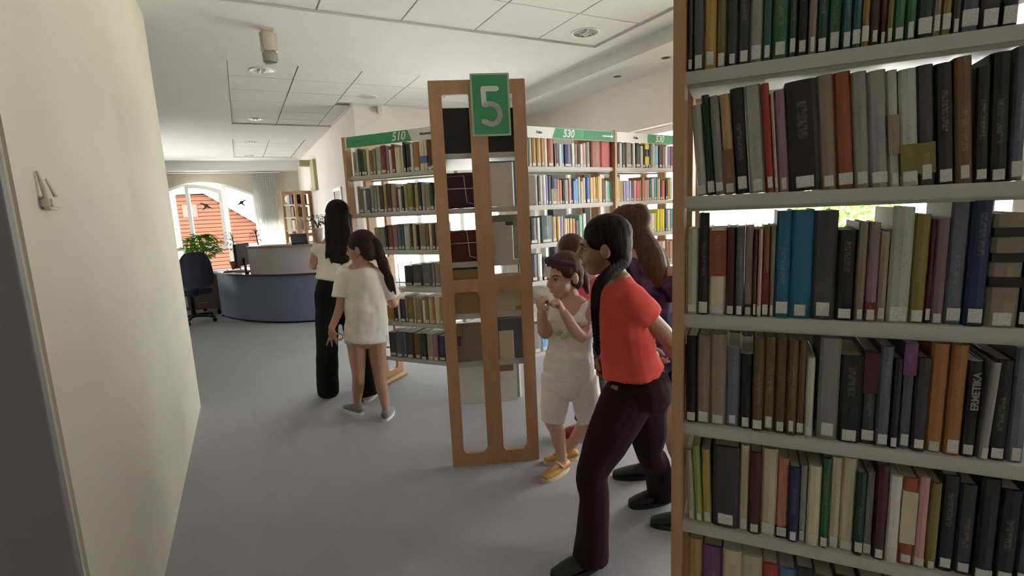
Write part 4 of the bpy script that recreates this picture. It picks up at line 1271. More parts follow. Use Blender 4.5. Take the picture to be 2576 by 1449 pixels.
# far display bookcase
DB = V((1.27, 12.2, 0))
db = thing('display_bookcase', 'small wooden-framed display bookcase far off by the passage wall', 'bookcase', tuple(DB))
tocam = -E1
ac = N1
end_panel(DB, ac, tocam, db)
Fd = Face(DB + N1 * 0.23 - tocam * 0.03, -tocam, N1)
for z in SH[:5]:
    shelf(Fd, 0.0, 0.34, z, db)
end_panel(DB - tocam * 0.395, ac, -tocam, db)
for i, (z, c, lb) in enumerate(((SH[0], 'charcoal', 'dark display folder on the top shelf of the far display bookcase'), (SH[1], 'taupe', 'grey-brown display folder on the second shelf of the far display bookcase'),
                    (SH[2], 'white', 'white display folder on the third shelf of the far display bookcase'))):
    place_book(Fd.O + Fd.e * 0.12 - Fd.n * 0.02 + V((0, 0, z + ST / 2)), Fd.right, -Fd.n, 0.10, 0.21, 0.40, c, lb, 'folders on the far display bookcase', 0, False)
bm = bmesh.new(); g0 = Fd.O + Fd.e * 0.25 - Fd.n * 0.11 + V((0, 0, SH[0] + ST / 2))
lp = thing('round_ornament', 'white rounded ornament on top shelf of the far display bookcase', 'ornament', tuple(g0))
add_ell(bm, g0 + V((0, 0, 0.115)), (0.10, 0.10, 0.10)); obj_bm('globe', bm, M_WHITEP, lp, True)
lathe('stand', g0, [(0, 0), (0.05, 0), (0.04, 0.02), (0, 0.025)], M_WHITEP, lp)

# ------------------------------------------------------------------ outdoors
gr = struct(box('exterior_ground', (-40, -40, -0.7), (60, 60, -0.6), mat('outdoor_ground', (0.36, 0.36, 0.345), 0.9, 0.15, 1)))
M_SID = mat('orange_siding', (0.080, 0.024, 0.007), 0.7, 0.10, 3)
hb = thing('neighbour_house', 'orange clad house with a sloping roof outside the far window', 'house', (-0.5, 19.5, -0.6))
HP = [(-1.75, -0.6), (3.0, -0.6), (3.0, 0.6), (0.75, 1.0), (-0.95, 2.25), (-1.75, 2.25)]
MH = axes(XA, -YA, (0, 19.5, 0))
bm = bmesh.new(); poly_slab(bm, [HP], MH, -3.0); obj_bm('wall', bm, M_SID, hb)
bm = bmesh.new()
z = -0.55
while z < 2.2:
    xr = 3.0 if z < 0.6 else (0.75 + (1.0 - z) / 0.4 * 2.25 if z < 1.0 else 0.75 - (z - 1.0) / 1.25 * 1.7)
    xr = max(min(xr, 3.0), -0.9)
    add_box(bm, (-1.74, z, 0.0), (xr - 0.05, z + 0.10, 0.035), MH)
    z += 0.125
tag(obj_bm('siding_boards', bm, M_SID, hb), kind='stuff')
M_ROOF = mat('pale_roof', (0.3, 0.26, 0.22), 0.7)
for (xa, za), (xb, zb) in (((-1.85, 2.25), (-0.9, 2.28)), ((-0.95, 2.26), (0.8, 0.98)), ((0.75, 1.0), (3.1, 0.58))):
    bm = bmesh.new()
    add_tube(bm, [MH @ V((xa, za + .03, -1.4)), MH @ V((xb, zb + .03, -1.4))], [(0.05, 1.6), (0.05, 1.6)], ref=(0, 0, 1), seg=8, dome=False)
    obj_bm('roof_edge', bm, M_ROOF, hb)
box('house_window', (-1.6, 1.55, 0.03), (-1.2, 1.95, 0.06), mat('red_shutter', (0.35, 0.05, 0.04), 0.6), hb, MH)

def tree(c, H, R, n, label, seed):
    t = thing('garden_tree', label, 'tree', tuple(c), 'trees outside the windows')
    r = random.Random(seed)
    tube('trunk', [V(c), V(c) + V((0.05, 0, H * .35)), V(c) + V((-.05, .05, H * .7))], [0.12, 0.09, 0.04], M_SOIL, t, 8)
    bm = bmesh.new()
    for k in range(n):
        th, ph = r.uniform(0, 6.28), math.acos(r.uniform(-1, 1)); rr = R * r.uniform(.45, 1) ** .6
        p = V(c) + V((rr * math.sin(ph) * math.cos(th), rr * math.sin(ph) * math.sin(th), H * .62 + rr * 1.15 * math.cos(ph)))
        d = V((r.uniform(-1, 1), r.uniform(-1, 1), r.uniform(-1, .6)))
        add_leaf(bm, p, d, V((0.1, 0.2, 1)), 0.16, 0.09)
    o = obj_bm('foliage', bm, mat('tree_leaf', (0.22, 0.42, 0.07), 0.6, 0.3, 3), t)
    tag(o, kind='stuff')
tree((7.4, 4.4, -0.6), 4.2, 1.15, 2600, 'leafy green tree outside beyond the near side window', 1)
tree((6.9, 10.2, -0.6), 3.6, 1.1, 2200, 'leafy green tree outside beyond the window behind the star bookcase', 2)
# cream blinds over the far half of the near side window
for k, (y0, y1, w) in enumerate(((2.54, 3.08, 'nearer'), (3.10, 3.64, 'farther'))):
    t = thing('window_blind', 'cream translucent blind, %s of the pair behind the near bookcase' % w, 'blind', (3.84, (y0 + y1) / 2, 0.25))
    bm = bmesh.new(); add_box(bm, (3.838, y0, 0.27), (3.8405, y1, 2.47)); obj_bm('fabric', bm, MATS_SHEER, t)
    tube('roller', [(3.845, y0, 2.49), (3.845, y1, 2.49)], [0.02, 0.02], M_WHITEP, t, 10, dome=False)
    box('bottom_bar', (3.832, y0, 0.25), (3.846, y1, 0.275), M_WHITEP, t)
# orange curtain at the near side window
oc = thing('orange_curtain', 'orange curtain drawn across part of the window behind the near bookcase', 'curtain', (3.83, 1.92, 0.9))
bm = bmesh.new(); vv = []
for k in range(31):
    y = 1.77 + 0.30 * k / 30; x = 3.835 + 0.012 * math.sin(k * 1.3)
    vv.append((bm.verts.new((x, y, 1.45)), bm.verts.new((x, y, 2.5))))
for a, b in zip(vv, vv[1:]): bm.faces.new((a[0], b[0], b[1], a[1]))
bmesh.ops.solidify(bm, geom=bm.faces[:], thickness=0.002)
obj_bm('cloth', bm, sheer('orange_cloth', (0.55, 0.20, 0.05, 1)), oc, True)
tube('rod', [(3.84, 1.3, 2.51), (3.84, 2.6, 2.51)], [0.009, 0.009], M_WHITEP, oc, 8)
# ------------------------------------------------------------------ people
def skin_mat(name, c):
    m = mat(name, c, 0.5, 0.06, 14, 0.03, 200)
    return m
SK1 = skin_mat('skin_tan', (0.44, 0.245, 0.165))
SK2 = skin_mat('skin_light', (0.60, 0.36, 0.26))
SK3 = skin_mat('skin_brown', (0.34, 0.185, 0.115))
def hair_mat(name, c):
    return mat(name, c, 0.6, 0.35, 7, 0.35, 16, stretch=(9, 9, 0.9), spec=0.1)
H_BLACK = hair_mat('hair_black', (0.014, 0.010, 0.009))
H_DKBR = hair_mat('hair_dark_brown', (0.035, 0.020, 0.016))
H_BROWN = hair_mat('hair_brown', (0.085, 0.048, 0.028))
def cloth(name, c, var=0.05, sc=5):
    return mat(name, c, 0.9, var, sc, 0.0, 500, spec=0.15)
TEX = {}
def folds(size):
    if size not in TEX:
        t = bpy.data.textures.new('fold_noise', 'CLOUDS'); t.noise_scale = size; t.noise_depth = 1
        TEX[size] = t
    return TEX[size]

def grown(name, bm, m, parent, voxel=0.006, it=4, fold=0.0, fsize=0.06):
    """closed pieces fused into one continuous surface"""
    o = obj_bm(name, bm, m, parent)
    r = o.modifiers.new('fuse', 'REMESH'); r.mode = 'VOXEL'; r.voxel_size = voxel; r.use_smooth_shade = True
    s = o.modifiers.new('smooth', 'SMOOTH'); s.factor = 0.5; s.iterations = it
    if fold:
        d = o.modifiers.new('folds', 'DISPLACE'); d.texture = folds(fsize); d.strength = fold; d.mid_level = 0.5; d.texture_coords = 'LOCAL'
    return o

def basis(fwd, up=V((0, 0, 1))):
    f = V(fwd).normalized(); u = (V(up) - f * V(up).dot(f)).normalized(); r = f.cross(u)
    return Matrix(((r.x, f.x, u.x), (r.y, f.y, u.y), (r.z, f.z, u.z)))

def head_geo(bm, c, B, s=1.0):
    def E_(p, r, sx=1):
        add_ell(bm, c + B @ (V(p) * s), tuple(q * s for q in r), B)
    E_((0, -.012, .030), (.072, .088, .076))
    E_((0, .030, -.025), (.056, .056, .074))
    E_((0, .047, -.078), (.033, .032, .027))
    for x in (-1, 1):
        E_((x * .033, .048, -.034), (.027, .030, .030))
        E_((x * .072, -.010, -.010), (.011, .020, .031))
    E_((0, .060, .026), (.050, .026, .020))
    add_tube(bm, [c + B @ (V((0, .082, .014)) * s), c + B @ (V((0, .102, -.020)) * s)], [.010 * s, .013 * s], seg=8)
    E_((0, .095, -.026), (.017, .012, .010))
    E_((0, .082, -.055), (.024, .013, .012))

def face_parts(par, c, B, s, iris, brow, lip, smile=False):
    for x in (-1, 1):
        bm = bmesh.new(); add_ell(bm, c + B @ (V((x * .029, .0715, .001)) * s), (.0125 * s, .0095 * s, .0062 * s), B); e = obj_bm('eye', bm, mat('eye_white', (0.5, 0.47, 0.42), 0.3), par, True)
        bm = bmesh.new(); add_ell(bm, c + B @ (V((x * .029, .0785, .001)) * s), (.0058 * s, .0035 * s, .0058 * s), B); obj_bm('iris', bm, iris, e, True)
        tube('eyelid', [c + B @ (V((x * .016, .0775, .003)) * s), c + B @ (V((x * .029, .0805, .0075)) * s), c + B @ (V((x * .043, .072, .003)) * s)], [.0016 * s, .0022 * s, .0016 * s], brow, par, 6)
        tube('eyebrow', [c + B @ (V((x * .014, .0835, .020)) * s), c + B @ (V((x * .032, .0815, .026)) * s), c + B @ (V((x * .048, .071, .021)) * s)], [.0022 * s, .0032 * s, .0016 * s], brow, par, 6)
    tube('lips', [c + B @ (V((-.018, .081, -.056)) * s), c + B @ (V((0, .0895, -.058)) * s), c + B @ (V((.018, .081, -.056)) * s)], [(.0025 * s, .002 * s), (.0065 * s, .005 * s), (.0025 * s, .002 * s)], lip, par, 8)

def hair_cap(bm, c, B, s=1.0, low=True, front=0.0):
    def E_(p, r):
        add_ell(bm, c + B @ (V(p) * s), tuple(q * s for q in r), B)
    E_((0, -.020 + front, .046), (.081, .092, .078))
    E_((0, -.040, .010), (.080, .068, .075))
    if low: E_((0, -.052, -.035), (.066, .048, .058))
    for x in (-1, 1):
        E_((x * .058, .012, .040), (.020, .045, .045))

def finger(bm, p, d, nrm, L, r, curl):
    """three joints curling towards nrm"""
    pts = [V(p)]
    a = 0.0
    ax = d.cross(nrm).normalized()
    dd = V(d)
    for k, f in enumerate((.45, .32, .25)):
        dd = Matrix.Rotation(curl[k], 3, ax) @ dd
        pts.append(pts[-1] + dd * L * f)
    add_tube(bm, pts, [r, r * .95, r * .88, r * .75], seg=8, n=2)

def hand_geo(bm, wrist, d, nrm, thumb, s=1.0, curl=0.5, tcurl=0.4, spread=0.06):
    """d towards the fingers, nrm out of the palm, thumb the thumb's side"""
    d = V(d).normalized(); nrm = (V(nrm) - d * V(nrm).dot(d)).normalized(); t = d.cross(nrm); t = t if t.dot(V(thumb)) > 0 else -t
    M3 = Matrix(((t.x, d.x, nrm.x), (t.y, d.y, nrm.y), (t.z, d.z, nrm.z)))
    add_ell(bm, wrist + d * .038 * s, (.033 * s, .042 * s, .015 * s), M3)
    add_tube(bm, [wrist - d * .01, wrist + d * .03 * s], [(.019 * s, .016 * s), (.024 * s, .014 * s)], ref=t)
    for k, (x, L) in enumerate(((.026, .062), (.009, .070), (-.009, .065), (-.025, .050))):
        dd = (d + t * spread * (1.5 - k)).normalized()
        cv = curl[k] if isinstance(curl, (list, tuple)) else curl
        finger(bm, wrist + d * .070 * s + t * x * s - d * abs(x) * .25 * s, dd, nrm, L * s, .0076 * s, (cv, cv * 1.2, cv * .8))
    td = (t * .75 + d * .55 + nrm * .25).normalized()
    add_tube(bm, [wrist + d * .022 * s + t * .02 * s, wrist + d * .035 * s + t * .042 * s + nrm * .01 * s, wrist + d * .055 * s + (t * .048 - t * .03 * tcurl) * s + nrm * (.02 + .02 * tcurl) * s, wrist + d * (.075) * s + (t * .045 - t * .05 * tcurl) * s + nrm * (.022 + .03 * tcurl) * s], [.011 * s, .0095 * s, .0088 * s, .007 * s], seg=8, n=2)

def shoe(par, ankle, toe_dir, L, up_m, sole_m, floor_z=0.0, h=0.055, name='shoe', w=0.038):
    """low shoe standing under the ankle"""
    d = V((toe_dir.x, toe_dir.y, 0)).normalized()
    heel = V((ankle.x, ankle.y, floor_z)) - d * L * 0.24
    pitch = V((0, 0, 0))
    bm = bmesh.new()
    z = V((0, 0, 1))
    pts = [heel + d * .02 + z * (.012 + h * .55), heel + d * L * .3 + z * (.012 + h * .55), heel + d * L * .62 + z * (.014 + h * .36), heel + d * L * .93 + z * (.012 + h * .22)]
    side = d.cross(z)
    add_tube(bm, pts, [(w * .78, h * .58), (w * .86, h * .60), (w * 1.02, h * .40), (w * .72, h * .24)], ref=side, seg=14, n=4)
    o = obj_bm(name, bm, up_m, par, True)
    out = []
    for k in range(24):
        a = 2 * math.pi * k / 24
        x = L / 2 * math.cos(a); wd = w * 1.05 * (1 + .12 * math.cos(a)) * math.copysign(abs(math.sin(a)) ** .75, math.sin(a))
        out.append((x + L / 2, wd))
    bm = bmesh.new()
    poly_slab(bm, [out], axes(d, z, heel), 0.02)
    obj_bm('sole', bm, sole_m, o)
    return o

def foot_geo(bm, ankle, toe_dir, L, floor_z=0.012):
    d = V((toe_dir.x, toe_dir.y, 0)).normalized()
    b = V((ankle.x, ankle.y, floor_z)); z = V((0, 0, 1))
    add_tube(bm, [ankle, b + z * .045 + d * .005, b + z * .034 + d * L * .28, b + z * .03 + d * L * .45], [.027, .026, .020, .012], seg=10)

WHITE_T = cloth('white_cotton', (0.76, 0.73, 0.65))
WHITE_C = cloth('white_jersey', (0.86, 0.82, 0.77))
SOLE_W = mat('white_rubber', (0.7, 0.69, 0.64), 0.6)
IRIS = mat('iris_brown', (0.03, 0.018, 0.012), 0.2)
LIPS = mat('lip_skin', (0.38, 0.14, 0.12), 0.5)

def mk(r0):
    def P(px, py, dr=0.0):
        return at_r(px, py, r0 + dr)
    return P

# ---------- teenager with long black hair
P = mk(3.96)
pa = thing('person', 'teenager with long black hair, white T-shirt and black trousers, seen from behind', 'person', (0.57, 4.0, 0), 'children in the library')
fw = az(12); rt = az(102)
hc = P(852, 545); B = basis(az(18))
neck = P(853, 604); chest = P(850, 640); waist = P(848, 690); pel = P(848, 726)
sL, sR = P(803, 620), P(900, 620)
lh, lk, la = P(824, 735), P(823, 860), V((*P(826, 960).xy, .085))
rh, rk, ra = P(872, 735), P(898, 862), V((*P(927, 965).xy, .085))
la = V((0.45, 4.05, .09)); ra = V((0.705, 3.80, .09))
bm = bmesh.new()
head_geo(bm, hc, B, 1.0)
add_tube(bm, [hc + V((0, 0, -.06)) - az(18) * .02, neck, chest], [.046, .05, .06], seg=10)
add_tube(bm, [neck + V((0, 0, -.03)), chest, waist, pel], [(.12, .07), (.135, .085), (.112, .078), (.135, .095)], ref=rt, seg=16)
for s_, e_, w_ in ((sL, P(790, 668, .02), P(812, 650, .22)), (sR, P(905, 672, -.03), P(872, 662, .10))):
    add_tube(bm, [s_, e_, w_], [.042, .036, .025], seg=10)
    hand_geo(bm, w_, (w_ - e_).normalized(), V((0, 0, -1)), V((0, 0, 1)), 0.95, .7)
for h_, k_, a_ in ((lh, lk, la), (rh, rk, ra)):
    add_tube(bm, [h_, k_, a_], [.075, .05, .033], seg=10)
    foot_geo(bm, a_, fw, .2)
grown('body', bm, SK1, pa, 0.006, 3)
bm = bmesh.new(); hair_cap(bm, hc, B, 1.02)
add_tube(bm, [hc + B @ V((0, -.055, .05)), P(853, 585, -.07), P(855, 625, -.105), P(855, 655, -.105)], [(.082, .05), (.078, .046), (.084, .040), (.066, .026)], ref=rt, seg=16)
for k, (x0, x1, yb) in enumerate(((828, 823, 652), (838, 834, 664), (848, 850, 660), (858, 862, 668), (868, 873, 658), (876, 884, 646))):
    add_tube(bm, [P(x0, 575, -.075), P((x0 + x1) / 2, 620, -.112), P(x1, yb - 14, -.112), P(x1 + (k % 3 - 1) * 3, yb, -.105)], [(.020, .018), (.021, .018), (.017, .014), (.005, .004)], seg=8)
add_tube(bm, [hc + B @ V((.06, -.02, .0)), P(876, 600, -.04), P(880, 640, -.08)], [(.03, .04), (.035, .04), (.028, .025)], seg=10)
add_tube(bm, [hc + B @ V((-.06, -.02, .0)), P(831, 600, -.05), P(832, 640, -.09)], [(.03, .04), (.035, .038), (.025, .025)], seg=10)
grown('hair', bm, H_BLACK, pa, 0.007, 3)
bm = bmesh.new()
add_tube(bm, [neck + V((0, 0, .0)), neck + V((0, 0, -.045)), chest, waist, P(847, 704)], [(.07, .06), (.15, .085), (.158, .105), (.142, .105), (.150, .11)], ref=rt, seg=20, dome=False)
add_tube(bm, [sL + rt * .02, sL + (P(790, 668, .02) - sL) * .45], [.062, .060], seg=12, dome=False)
add_tube(bm, [sR - rt * .02, sR + (P(908, 672, .02) - sR) * .45], [.062, .060], seg=12, dome=False)
grown('t_shirt', bm, WHITE_T, pa, 0.008, 5, .02, .12)
bm = bmesh.new()
BLK = cloth('black_cotton', (0.010, 0.010, 0.012), 0.1)
add_tube(bm, [P(848, 702), pel, P(848, 745)], [(.135, .10), (.152, .112), (.15, .115)], ref=rt, seg=18)
for h_, k_, a_ in ((lh, lk, la), (rh, rk, ra)):
    add_tube(bm, [h_, k_, V((a_.x, a_.y, .035))], [.092, .08, .082], seg=14, dome=False)
grown('trousers', bm, BLK, pa, 0.009, 4, .012, .1)
shoe(pa, la, az(5), .235, mat('white_canvas', (0.6, 0.59, 0.55), 0.8), SOLE_W)
shoe(pa, ra, az(30), .235, MATS['white_canvas'], SOLE_W)

# ---------- girl in a long white T-shirt
P = mk(3.46)
pb = thing('person', 'girl with ponytail in long white T-shirt and bare legs, fingers forming a ring', 'person', (0.66, 3.44, 0), 'children in the library')
fw = az(8); rt = az(98)
hf = az(-52) + V((0, 0, -.12)); B = basis(hf); hc = P(908, 625)
neck = P(906, 668); chest = P(914, 715); waist = P(920, 782); hemc = P(921, 846)
sL, sR = P(866, 692), P(968, 697)
eL, wL = P(856, 770, -.02), P(834, 826, -.06)
eR, wR = P(988, 765, .04), P(1000, 735, .2)
lh, lk, la = P(896, 852), P(902, 945), V((0.585, 3.58, .085))
rh, rk, ra = P(946, 852), P(955, 945), V((0.735, 3.37, .085))
bm = bmesh.new()
head_geo(bm, hc, B, .96)
add_tube(bm, [hc + V((0, 0, -.06)) - az(-52) * .015, neck, chest], [.042, .045, .055], seg=10)
add_tube(bm, [neck + V((0, 0, -.03)), chest, waist, hemc], [(.10, .06), (.118, .075), (.105, .07), (.125, .09)], ref=rt, seg=16)
add_tube(bm, [sL, eL, wL], [.036, .031, .021], seg=10)
add_tube(bm, [sR, eR, wR], [.036, .031, .021], seg=10)
hand_geo(bm, wR, (wR - eR).normalized(), V((0, 0, -1)), V((0, 0, 1)), .85, .6)
# left hand: thumb and forefinger closed to a ring, the other three spread
d = V((0, 0, -1)) + az(20) * .1; d.normalize(); t = az(100); t.normalize(); nn = az(190)
add_tube(bm, [wL + V((0, 0, .015)), wL + d * .03], [(.018, .015), (.022, .013)], ref=t, seg=10)
M3 = Matrix(((t.x, d.x, nn.x), (t.y, d.y, nn.y), (t.z, d.z, nn.z)))
add_ell(bm, wL + d * .035, (.026, .036, .013), M3)
c0 = wL + d * .062 + t * .040
ring = [c0 + (t * math.cos(a) - d * math.sin(a)) * .023 for a in (3.5, 2.7, 1.9, 1.1, .4, -.2)]
add_tube(bm, ring, [.0072, .0070, .0066, .006, .0056, .0055], seg=8, n=2)
ring = [c0 + (t * math.cos(a) - d * math.sin(a)) * .023 for a in (3.7, 4.4, 5.1, 5.7, 6.1)]
add_tube(bm, ring, [.0080, .0075, .0068, .006, .0055], seg=8, n=2)
for x, sp, L in ((.004, .42, .055), (-.010, .0, .058), (-.022, -.42, .048)):
    finger(bm, wL + d * .062 + t * x, (d + t * sp).normalized(), nn, L, .0066, (.08, .1, .1))
for h_, k_, a_ in ((lh, lk, la), (rh, rk, ra)):
    mid = h_ + (k_ - h_) * .4; cf = k_ + (a_ - k_) * .35 - fw * .012
    add_tube(bm, [h_, mid, k_, cf, a_], [.068, .058, .042, .041, .026], seg=12)
    foot_geo(bm, a_, fw, .18)
grown('body', bm, SK1, pb, 0.0045, 3)
face_parts(pb, hc, B, .96, IRIS, H_DKBR, LIPS)
bm = bmesh.new(); hair_cap(bm, hc, B, .99)
knot = hc + B @ V((.01, -.105, .015))
add_ell(bm, knot, (.03, .03, .03))
add_tube(bm, [hc + B @ V((0, -.08, .02)), knot + V((0, 0, .005)), P(962, 660, -.02), P(975, 700, -.03), P(984, 738, -.03)], [.038, .030, .036, .032, .010], seg=12)
for k, (x1, y1) in enumerate(((996, 742), (990, 728), (976, 748), (968, 726))):
    add_tube(bm, [knot, P(964 + k * 2, 662, -.03), P((972 + x1) / 2, 700, -.04 + .01 * k), P(x1, y1, -.03)], [.018, .022, .017, .004], seg=8)
grown('hair', bm, H_DKBR, pb, 0.006, 2)
tube('hair_tie', [knot + B @ V((-.012, -.012, .024)), knot + B @ V((.024, -.012, .0)), knot + B @ V((-.0, -.012, -.024))], [.006] * 3, LIPS, pb, 8)
bm = bmesh.new()
add_tube(bm, [neck + V((0, 0, -.002)), neck + V((0, 0, -.04)), chest, waist, hemc, P(921, 855)], [(.06, .052), (.125, .075), (.138, .095), (.138, .10), (.145, .115), (.147, .118)], ref=rt, seg=20, dome=False)
add_tube(bm, [sL + rt * .03, sL, sL + (eL - sL) * .72], [.055, .058, .060], seg=12, dome=False)
add_tube(bm, [sR - rt * .03, sR, sR + (eR - sR) * .72], [.055, .058, .060], seg=12, dome=False)
grown('t_shirt', bm, WHITE_T, pb, 0.007, 5, .03, .11)
bm = bmesh.new()
for h_, k_ in ((lh, lk), (rh, rk)):
    add_tube(bm, [h_ + V((0, 0, .06)), h_ - V((0, 0, .022))], [.078, .078], seg=14, dome=False)
grown('shorts', bm, cloth('lace_white', (0.5, 0.48, 0.46), 0.3, 90), pb, 0.007, 2)
GREYSH = mat('grey_mesh_fabric', (0.20, 0.20, 0.21), 0.8, 0.2, 80)
shoe(pb, la, az(-25), .205, GREYSH, SOLE_W)
shoe(pb, ra, az(25), .205, GREYSH, SOLE_W)

# ---------- girl with a note on her forehead
P = mk(2.52)
pc_ = thing('person', 'girl in white with a paper note on her forehead, fists raised to mouth', 'person', (1.38, 2.15, 0), 'children in the library')
fw = az(240); rt = az(330)          # her left side is on the viewer's right
hf = az(262) + V((0, 0, -.14)); B = basis(hf); hc = P(1418, 694)
neck = P(1437, 752); chest = P(1436, 800); waist = P(1434, 868); pel = P(1431, 925)
sLx, sRx = P(1478, 770, -.02), P(1394, 772, .06)
eL_, wL_ = P(1462, 846, -.10), P(1418, 786, -.17)
eR_, wR_ = P(1371, 838, -.04), P(1362, 786, -.13)
lh, lk, la = P(1404, 940), P(1391, 1050, -.03), V((1.365, 2.135, .075))
rh, rk, ra = P(1464, 940), P(1483, 1052, -.02), V((1.47, 2.22, .075))
bm = bmesh.new()
head_geo(bm, hc, B, 1.0)
add_tube(bm, [hc + V((0, 0, -.06)) + az(82) * .015, neck, chest], [.042, .045, .05], seg=10)
add_tube(bm, [neck + V((0, 0, -.03)), chest, waist, pel], [(.10, .06), (.118, .078), (.102, .07), (.12, .09)], ref=rt, seg=16)
add_tube(bm, [sLx, eL_, wL_], [.038, .033, .023], seg=12)
add_tube(bm, [sRx, eR_, wR_], [.038, .033, .023], seg=12)
dd = (P(1402, 752, -.19) - wL_).normalized()
hand_geo(bm, wL_, dd, az(300), V((0, 0, 1)) + az(260) * .3, .92, [1.15, 1.25, 1.3, 1.3], .9)
dd = (P(1357, 748, -.15) - wR_).normalized()
hand_geo(bm, wR_, dd, az(80), V((0, 0, 1)) + az(215) * .4, .92, [1.15, 1.25, 1.3, 1.3], .9)
for h_, k_, a_ in ((lh, lk, la), (rh, rk, ra)):
    cf = k_ + (a_ - k_) * .33 - fw * .012
    add_tube(bm, [h_, k_, cf, a_], [.062, .044, .042, .026], seg=12)
foot_geo(bm, la, az(255), .19); foot_geo(bm, ra, az(285), .19)
grown('body', bm, SK2, pc_, 0.004, 3)
face_parts(pc_, hc, B, 1.0, IRIS, H_BROWN, LIPS)
bm = bmesh.new(); hair_cap(bm, hc, B, 1.0)
k1 = hc + B @ V((.0, -.118, .0))
add_ell(bm, k1, (.034, .034, .036))
add_tube(bm, [k1, k1 + V((0, 0, -.05)) - hf * .02, P(1478, 735, .03)], [.026, .03, .012], seg=10)
grown('hair', bm, H_BROWN, pc_, 0.006, 2)
tube('hair_tie', [hc + B @ V((-.022, -.10, .012)), hc + B @ V((0, -.10, .03)), hc + B @ V((.022, -.10, .005))], [.006] * 3, mat('pale_elastic', (0.5, 0.42, 0.4), 0.6), pc_, 8)
bm = bmesh.new()
add_tube(bm, [hc + B @ V((-.080, -.01, .055)), hc + B @ V((-.056, .050, .085)), hc + B @ V((0, .070, .100)), hc + B @ V((.056, .050, .085)), hc + B @ V((.080, -.01, .055))], [(.012, .008), (.016, .010), (.017, .011), (.016, .010), (.012, .008)], ref=(0, 0, 1), seg=10)
grown('headband', bm, cloth('purple_cloth', (0.09, 0.04, 0.09)), pc_, 0.005, 2)
Mn = axes(B @ V((1, 0, 0)), (B @ V((.25, 1, .35))).normalized(), hc + B @ V((.021, .0815, .040)))
bm = bmesh.new(); poly_slab(bm, [rrect(-.026, -.027, .026, .027)], Mn, .002)
nt_ = obj_bm('paper_note', bm, mat('note_paper', (0.74, 0.70, 0.64), 0.8), pc_)
nt_['label'] = 'small white paper note stuck on the forehead'
bm = bmesh.new()
add_tube(bm, [neck + V((0, 0, -.055)), chest, waist, P(1433, 893)], [(.088, .062), (.130, .09), (.118, .085), (.130, .098)], ref=rt, seg=20, dome=False)
for sx in (-.07, .07):
    add_tube(bm, [chest + rt * sx + fw * .07, neck + rt * sx * 1.05 + V((0, 0, -.012)), chest + rt * sx - fw * .08], [(.03, .014), (.028, .014), (.03, .014)], ref=rt, seg=10)
grown('sleeveless_top', bm, WHITE_C, pc_, 0.006, 3, .012, .06)
bm = bmesh.new()
for k in range(5):
    add_ell(bm, chest + fw * (.082) + rt * (-.03 + .015 * k) + V((0, 0, -.05 - .014 * (k % 3))), (.018, .018, .012))
o = grown('chest_print', bm, cloth('faded_green_print', (0.58, 0.64, 0.46)), pc_, 0.004, 2)
bm = bmesh.new()
add_tube(bm, [P(1433, 885), pel, P(1431, 955)], [(.122, .095), (.138, .112), (.13, .11)], ref=rt, seg=18)
for h_, k_ in ((lh, lk), (rh, rk)):
    dn = (k_ - h_).normalized()
    add_tube(bm, [h_, h_ + (k_ - h_) * .5, k_ + dn * .02], [.086, .076, .062], seg=14, dome=False)
grown('capri_trousers', bm, WHITE_C, pc_, 0.006, 3, .016, .07)
YEL = mat('yellow_leather', (0.55, 0.30, 0.06), 0.5, 0.1)
CRM = mat('cream_trim', (0.72, 0.58, 0.42), 0.5)
for a_, d_ in ((la, az(255)), (ra, az(285))):
    so = shoe(pc_, a_, d_, .20, YEL, CRM, h=0.042, name='shoe', w=.034)
    tube('strap', [a_ + V((0, 0, -.03)) + d_ * .03 + d_.cross(V((0, 0, 1))) * .034, a_ + V((0, 0, -.005)) + d_ * .042, a_ + V((0, 0, -.03)) + d_ * .03 - d_.cross(V((0, 0, 1))) * .034], [.006] * 3, CRM, so, 8)

# ---------- child in pink behind them
P = mk(2.95)
pf_ = thing('person', 'child in pink top and dark shiny trousers, mostly hidden behind the two girls', 'person', (1.55, 2.5, 0), 'children in the library')
fw = az(250); rt = az(340)
hc = P(1436, 640); B = basis(az(20)); neck = P(1462, 690); chest = P(1478, 735); waist = P(1488, 800); pel = P(1494, 850)
lh, lk, la = P(1512, 865), P(1506, 965), V((*at_z(1512, 1065, .08).xy, .085))
rh, rk, ra = P(1485, 865), P(1478, 965, .03), V((*at_z(1462, 1070, .06).xy, .085))
bm = bmesh.new()
head_geo(bm, hc, B, .95)
add_tube(bm, [hc + V((0, 0, -.05)), neck, chest], [.042, .045, .05], seg=10)
add_tube(bm, [neck + V((0, 0, -.03)), chest, waist, pel], [(.10, .06), (.12, .08), (.105, .075), (.12, .09)], ref=rt, seg=16)
for s_, e_, w_ in ((P(1515, 715), P(1535, 780), P(1525, 840, -.05)), (P(1440, 720), P(1430, 785), P(1440, 840, -.05))):
    add_tube(bm, [s_, e_, w_], [.036, .031, .022], seg=10)
    hand_geo(bm, w_, V((0, 0, -1)), rt, fw, .85, .5)
for h_, k_, a_ in ((lh, lk, la), (rh, rk, ra)):
    add_tube(bm, [h_, k_, a_], [.06, .044, .026], seg=10); foot_geo(bm, a_, az(290), .17)
grown('body', bm, SK2, pf_, 0.006, 3)
bm = bmesh.new(); hair_cap(bm, hc, B, 1.0); grown('hair', bm, H_BROWN, pf_, 0.007, 2)
bm = bmesh.new()
add_tube(bm, [neck + V((0, 0, -.0)), neck + V((0, 0, -.04)), chest, waist, pel], [(.06, .055), (.125, .078), (.135, .092), (.125, .09), (.135, .10)], ref=rt, seg=18, dome=False)
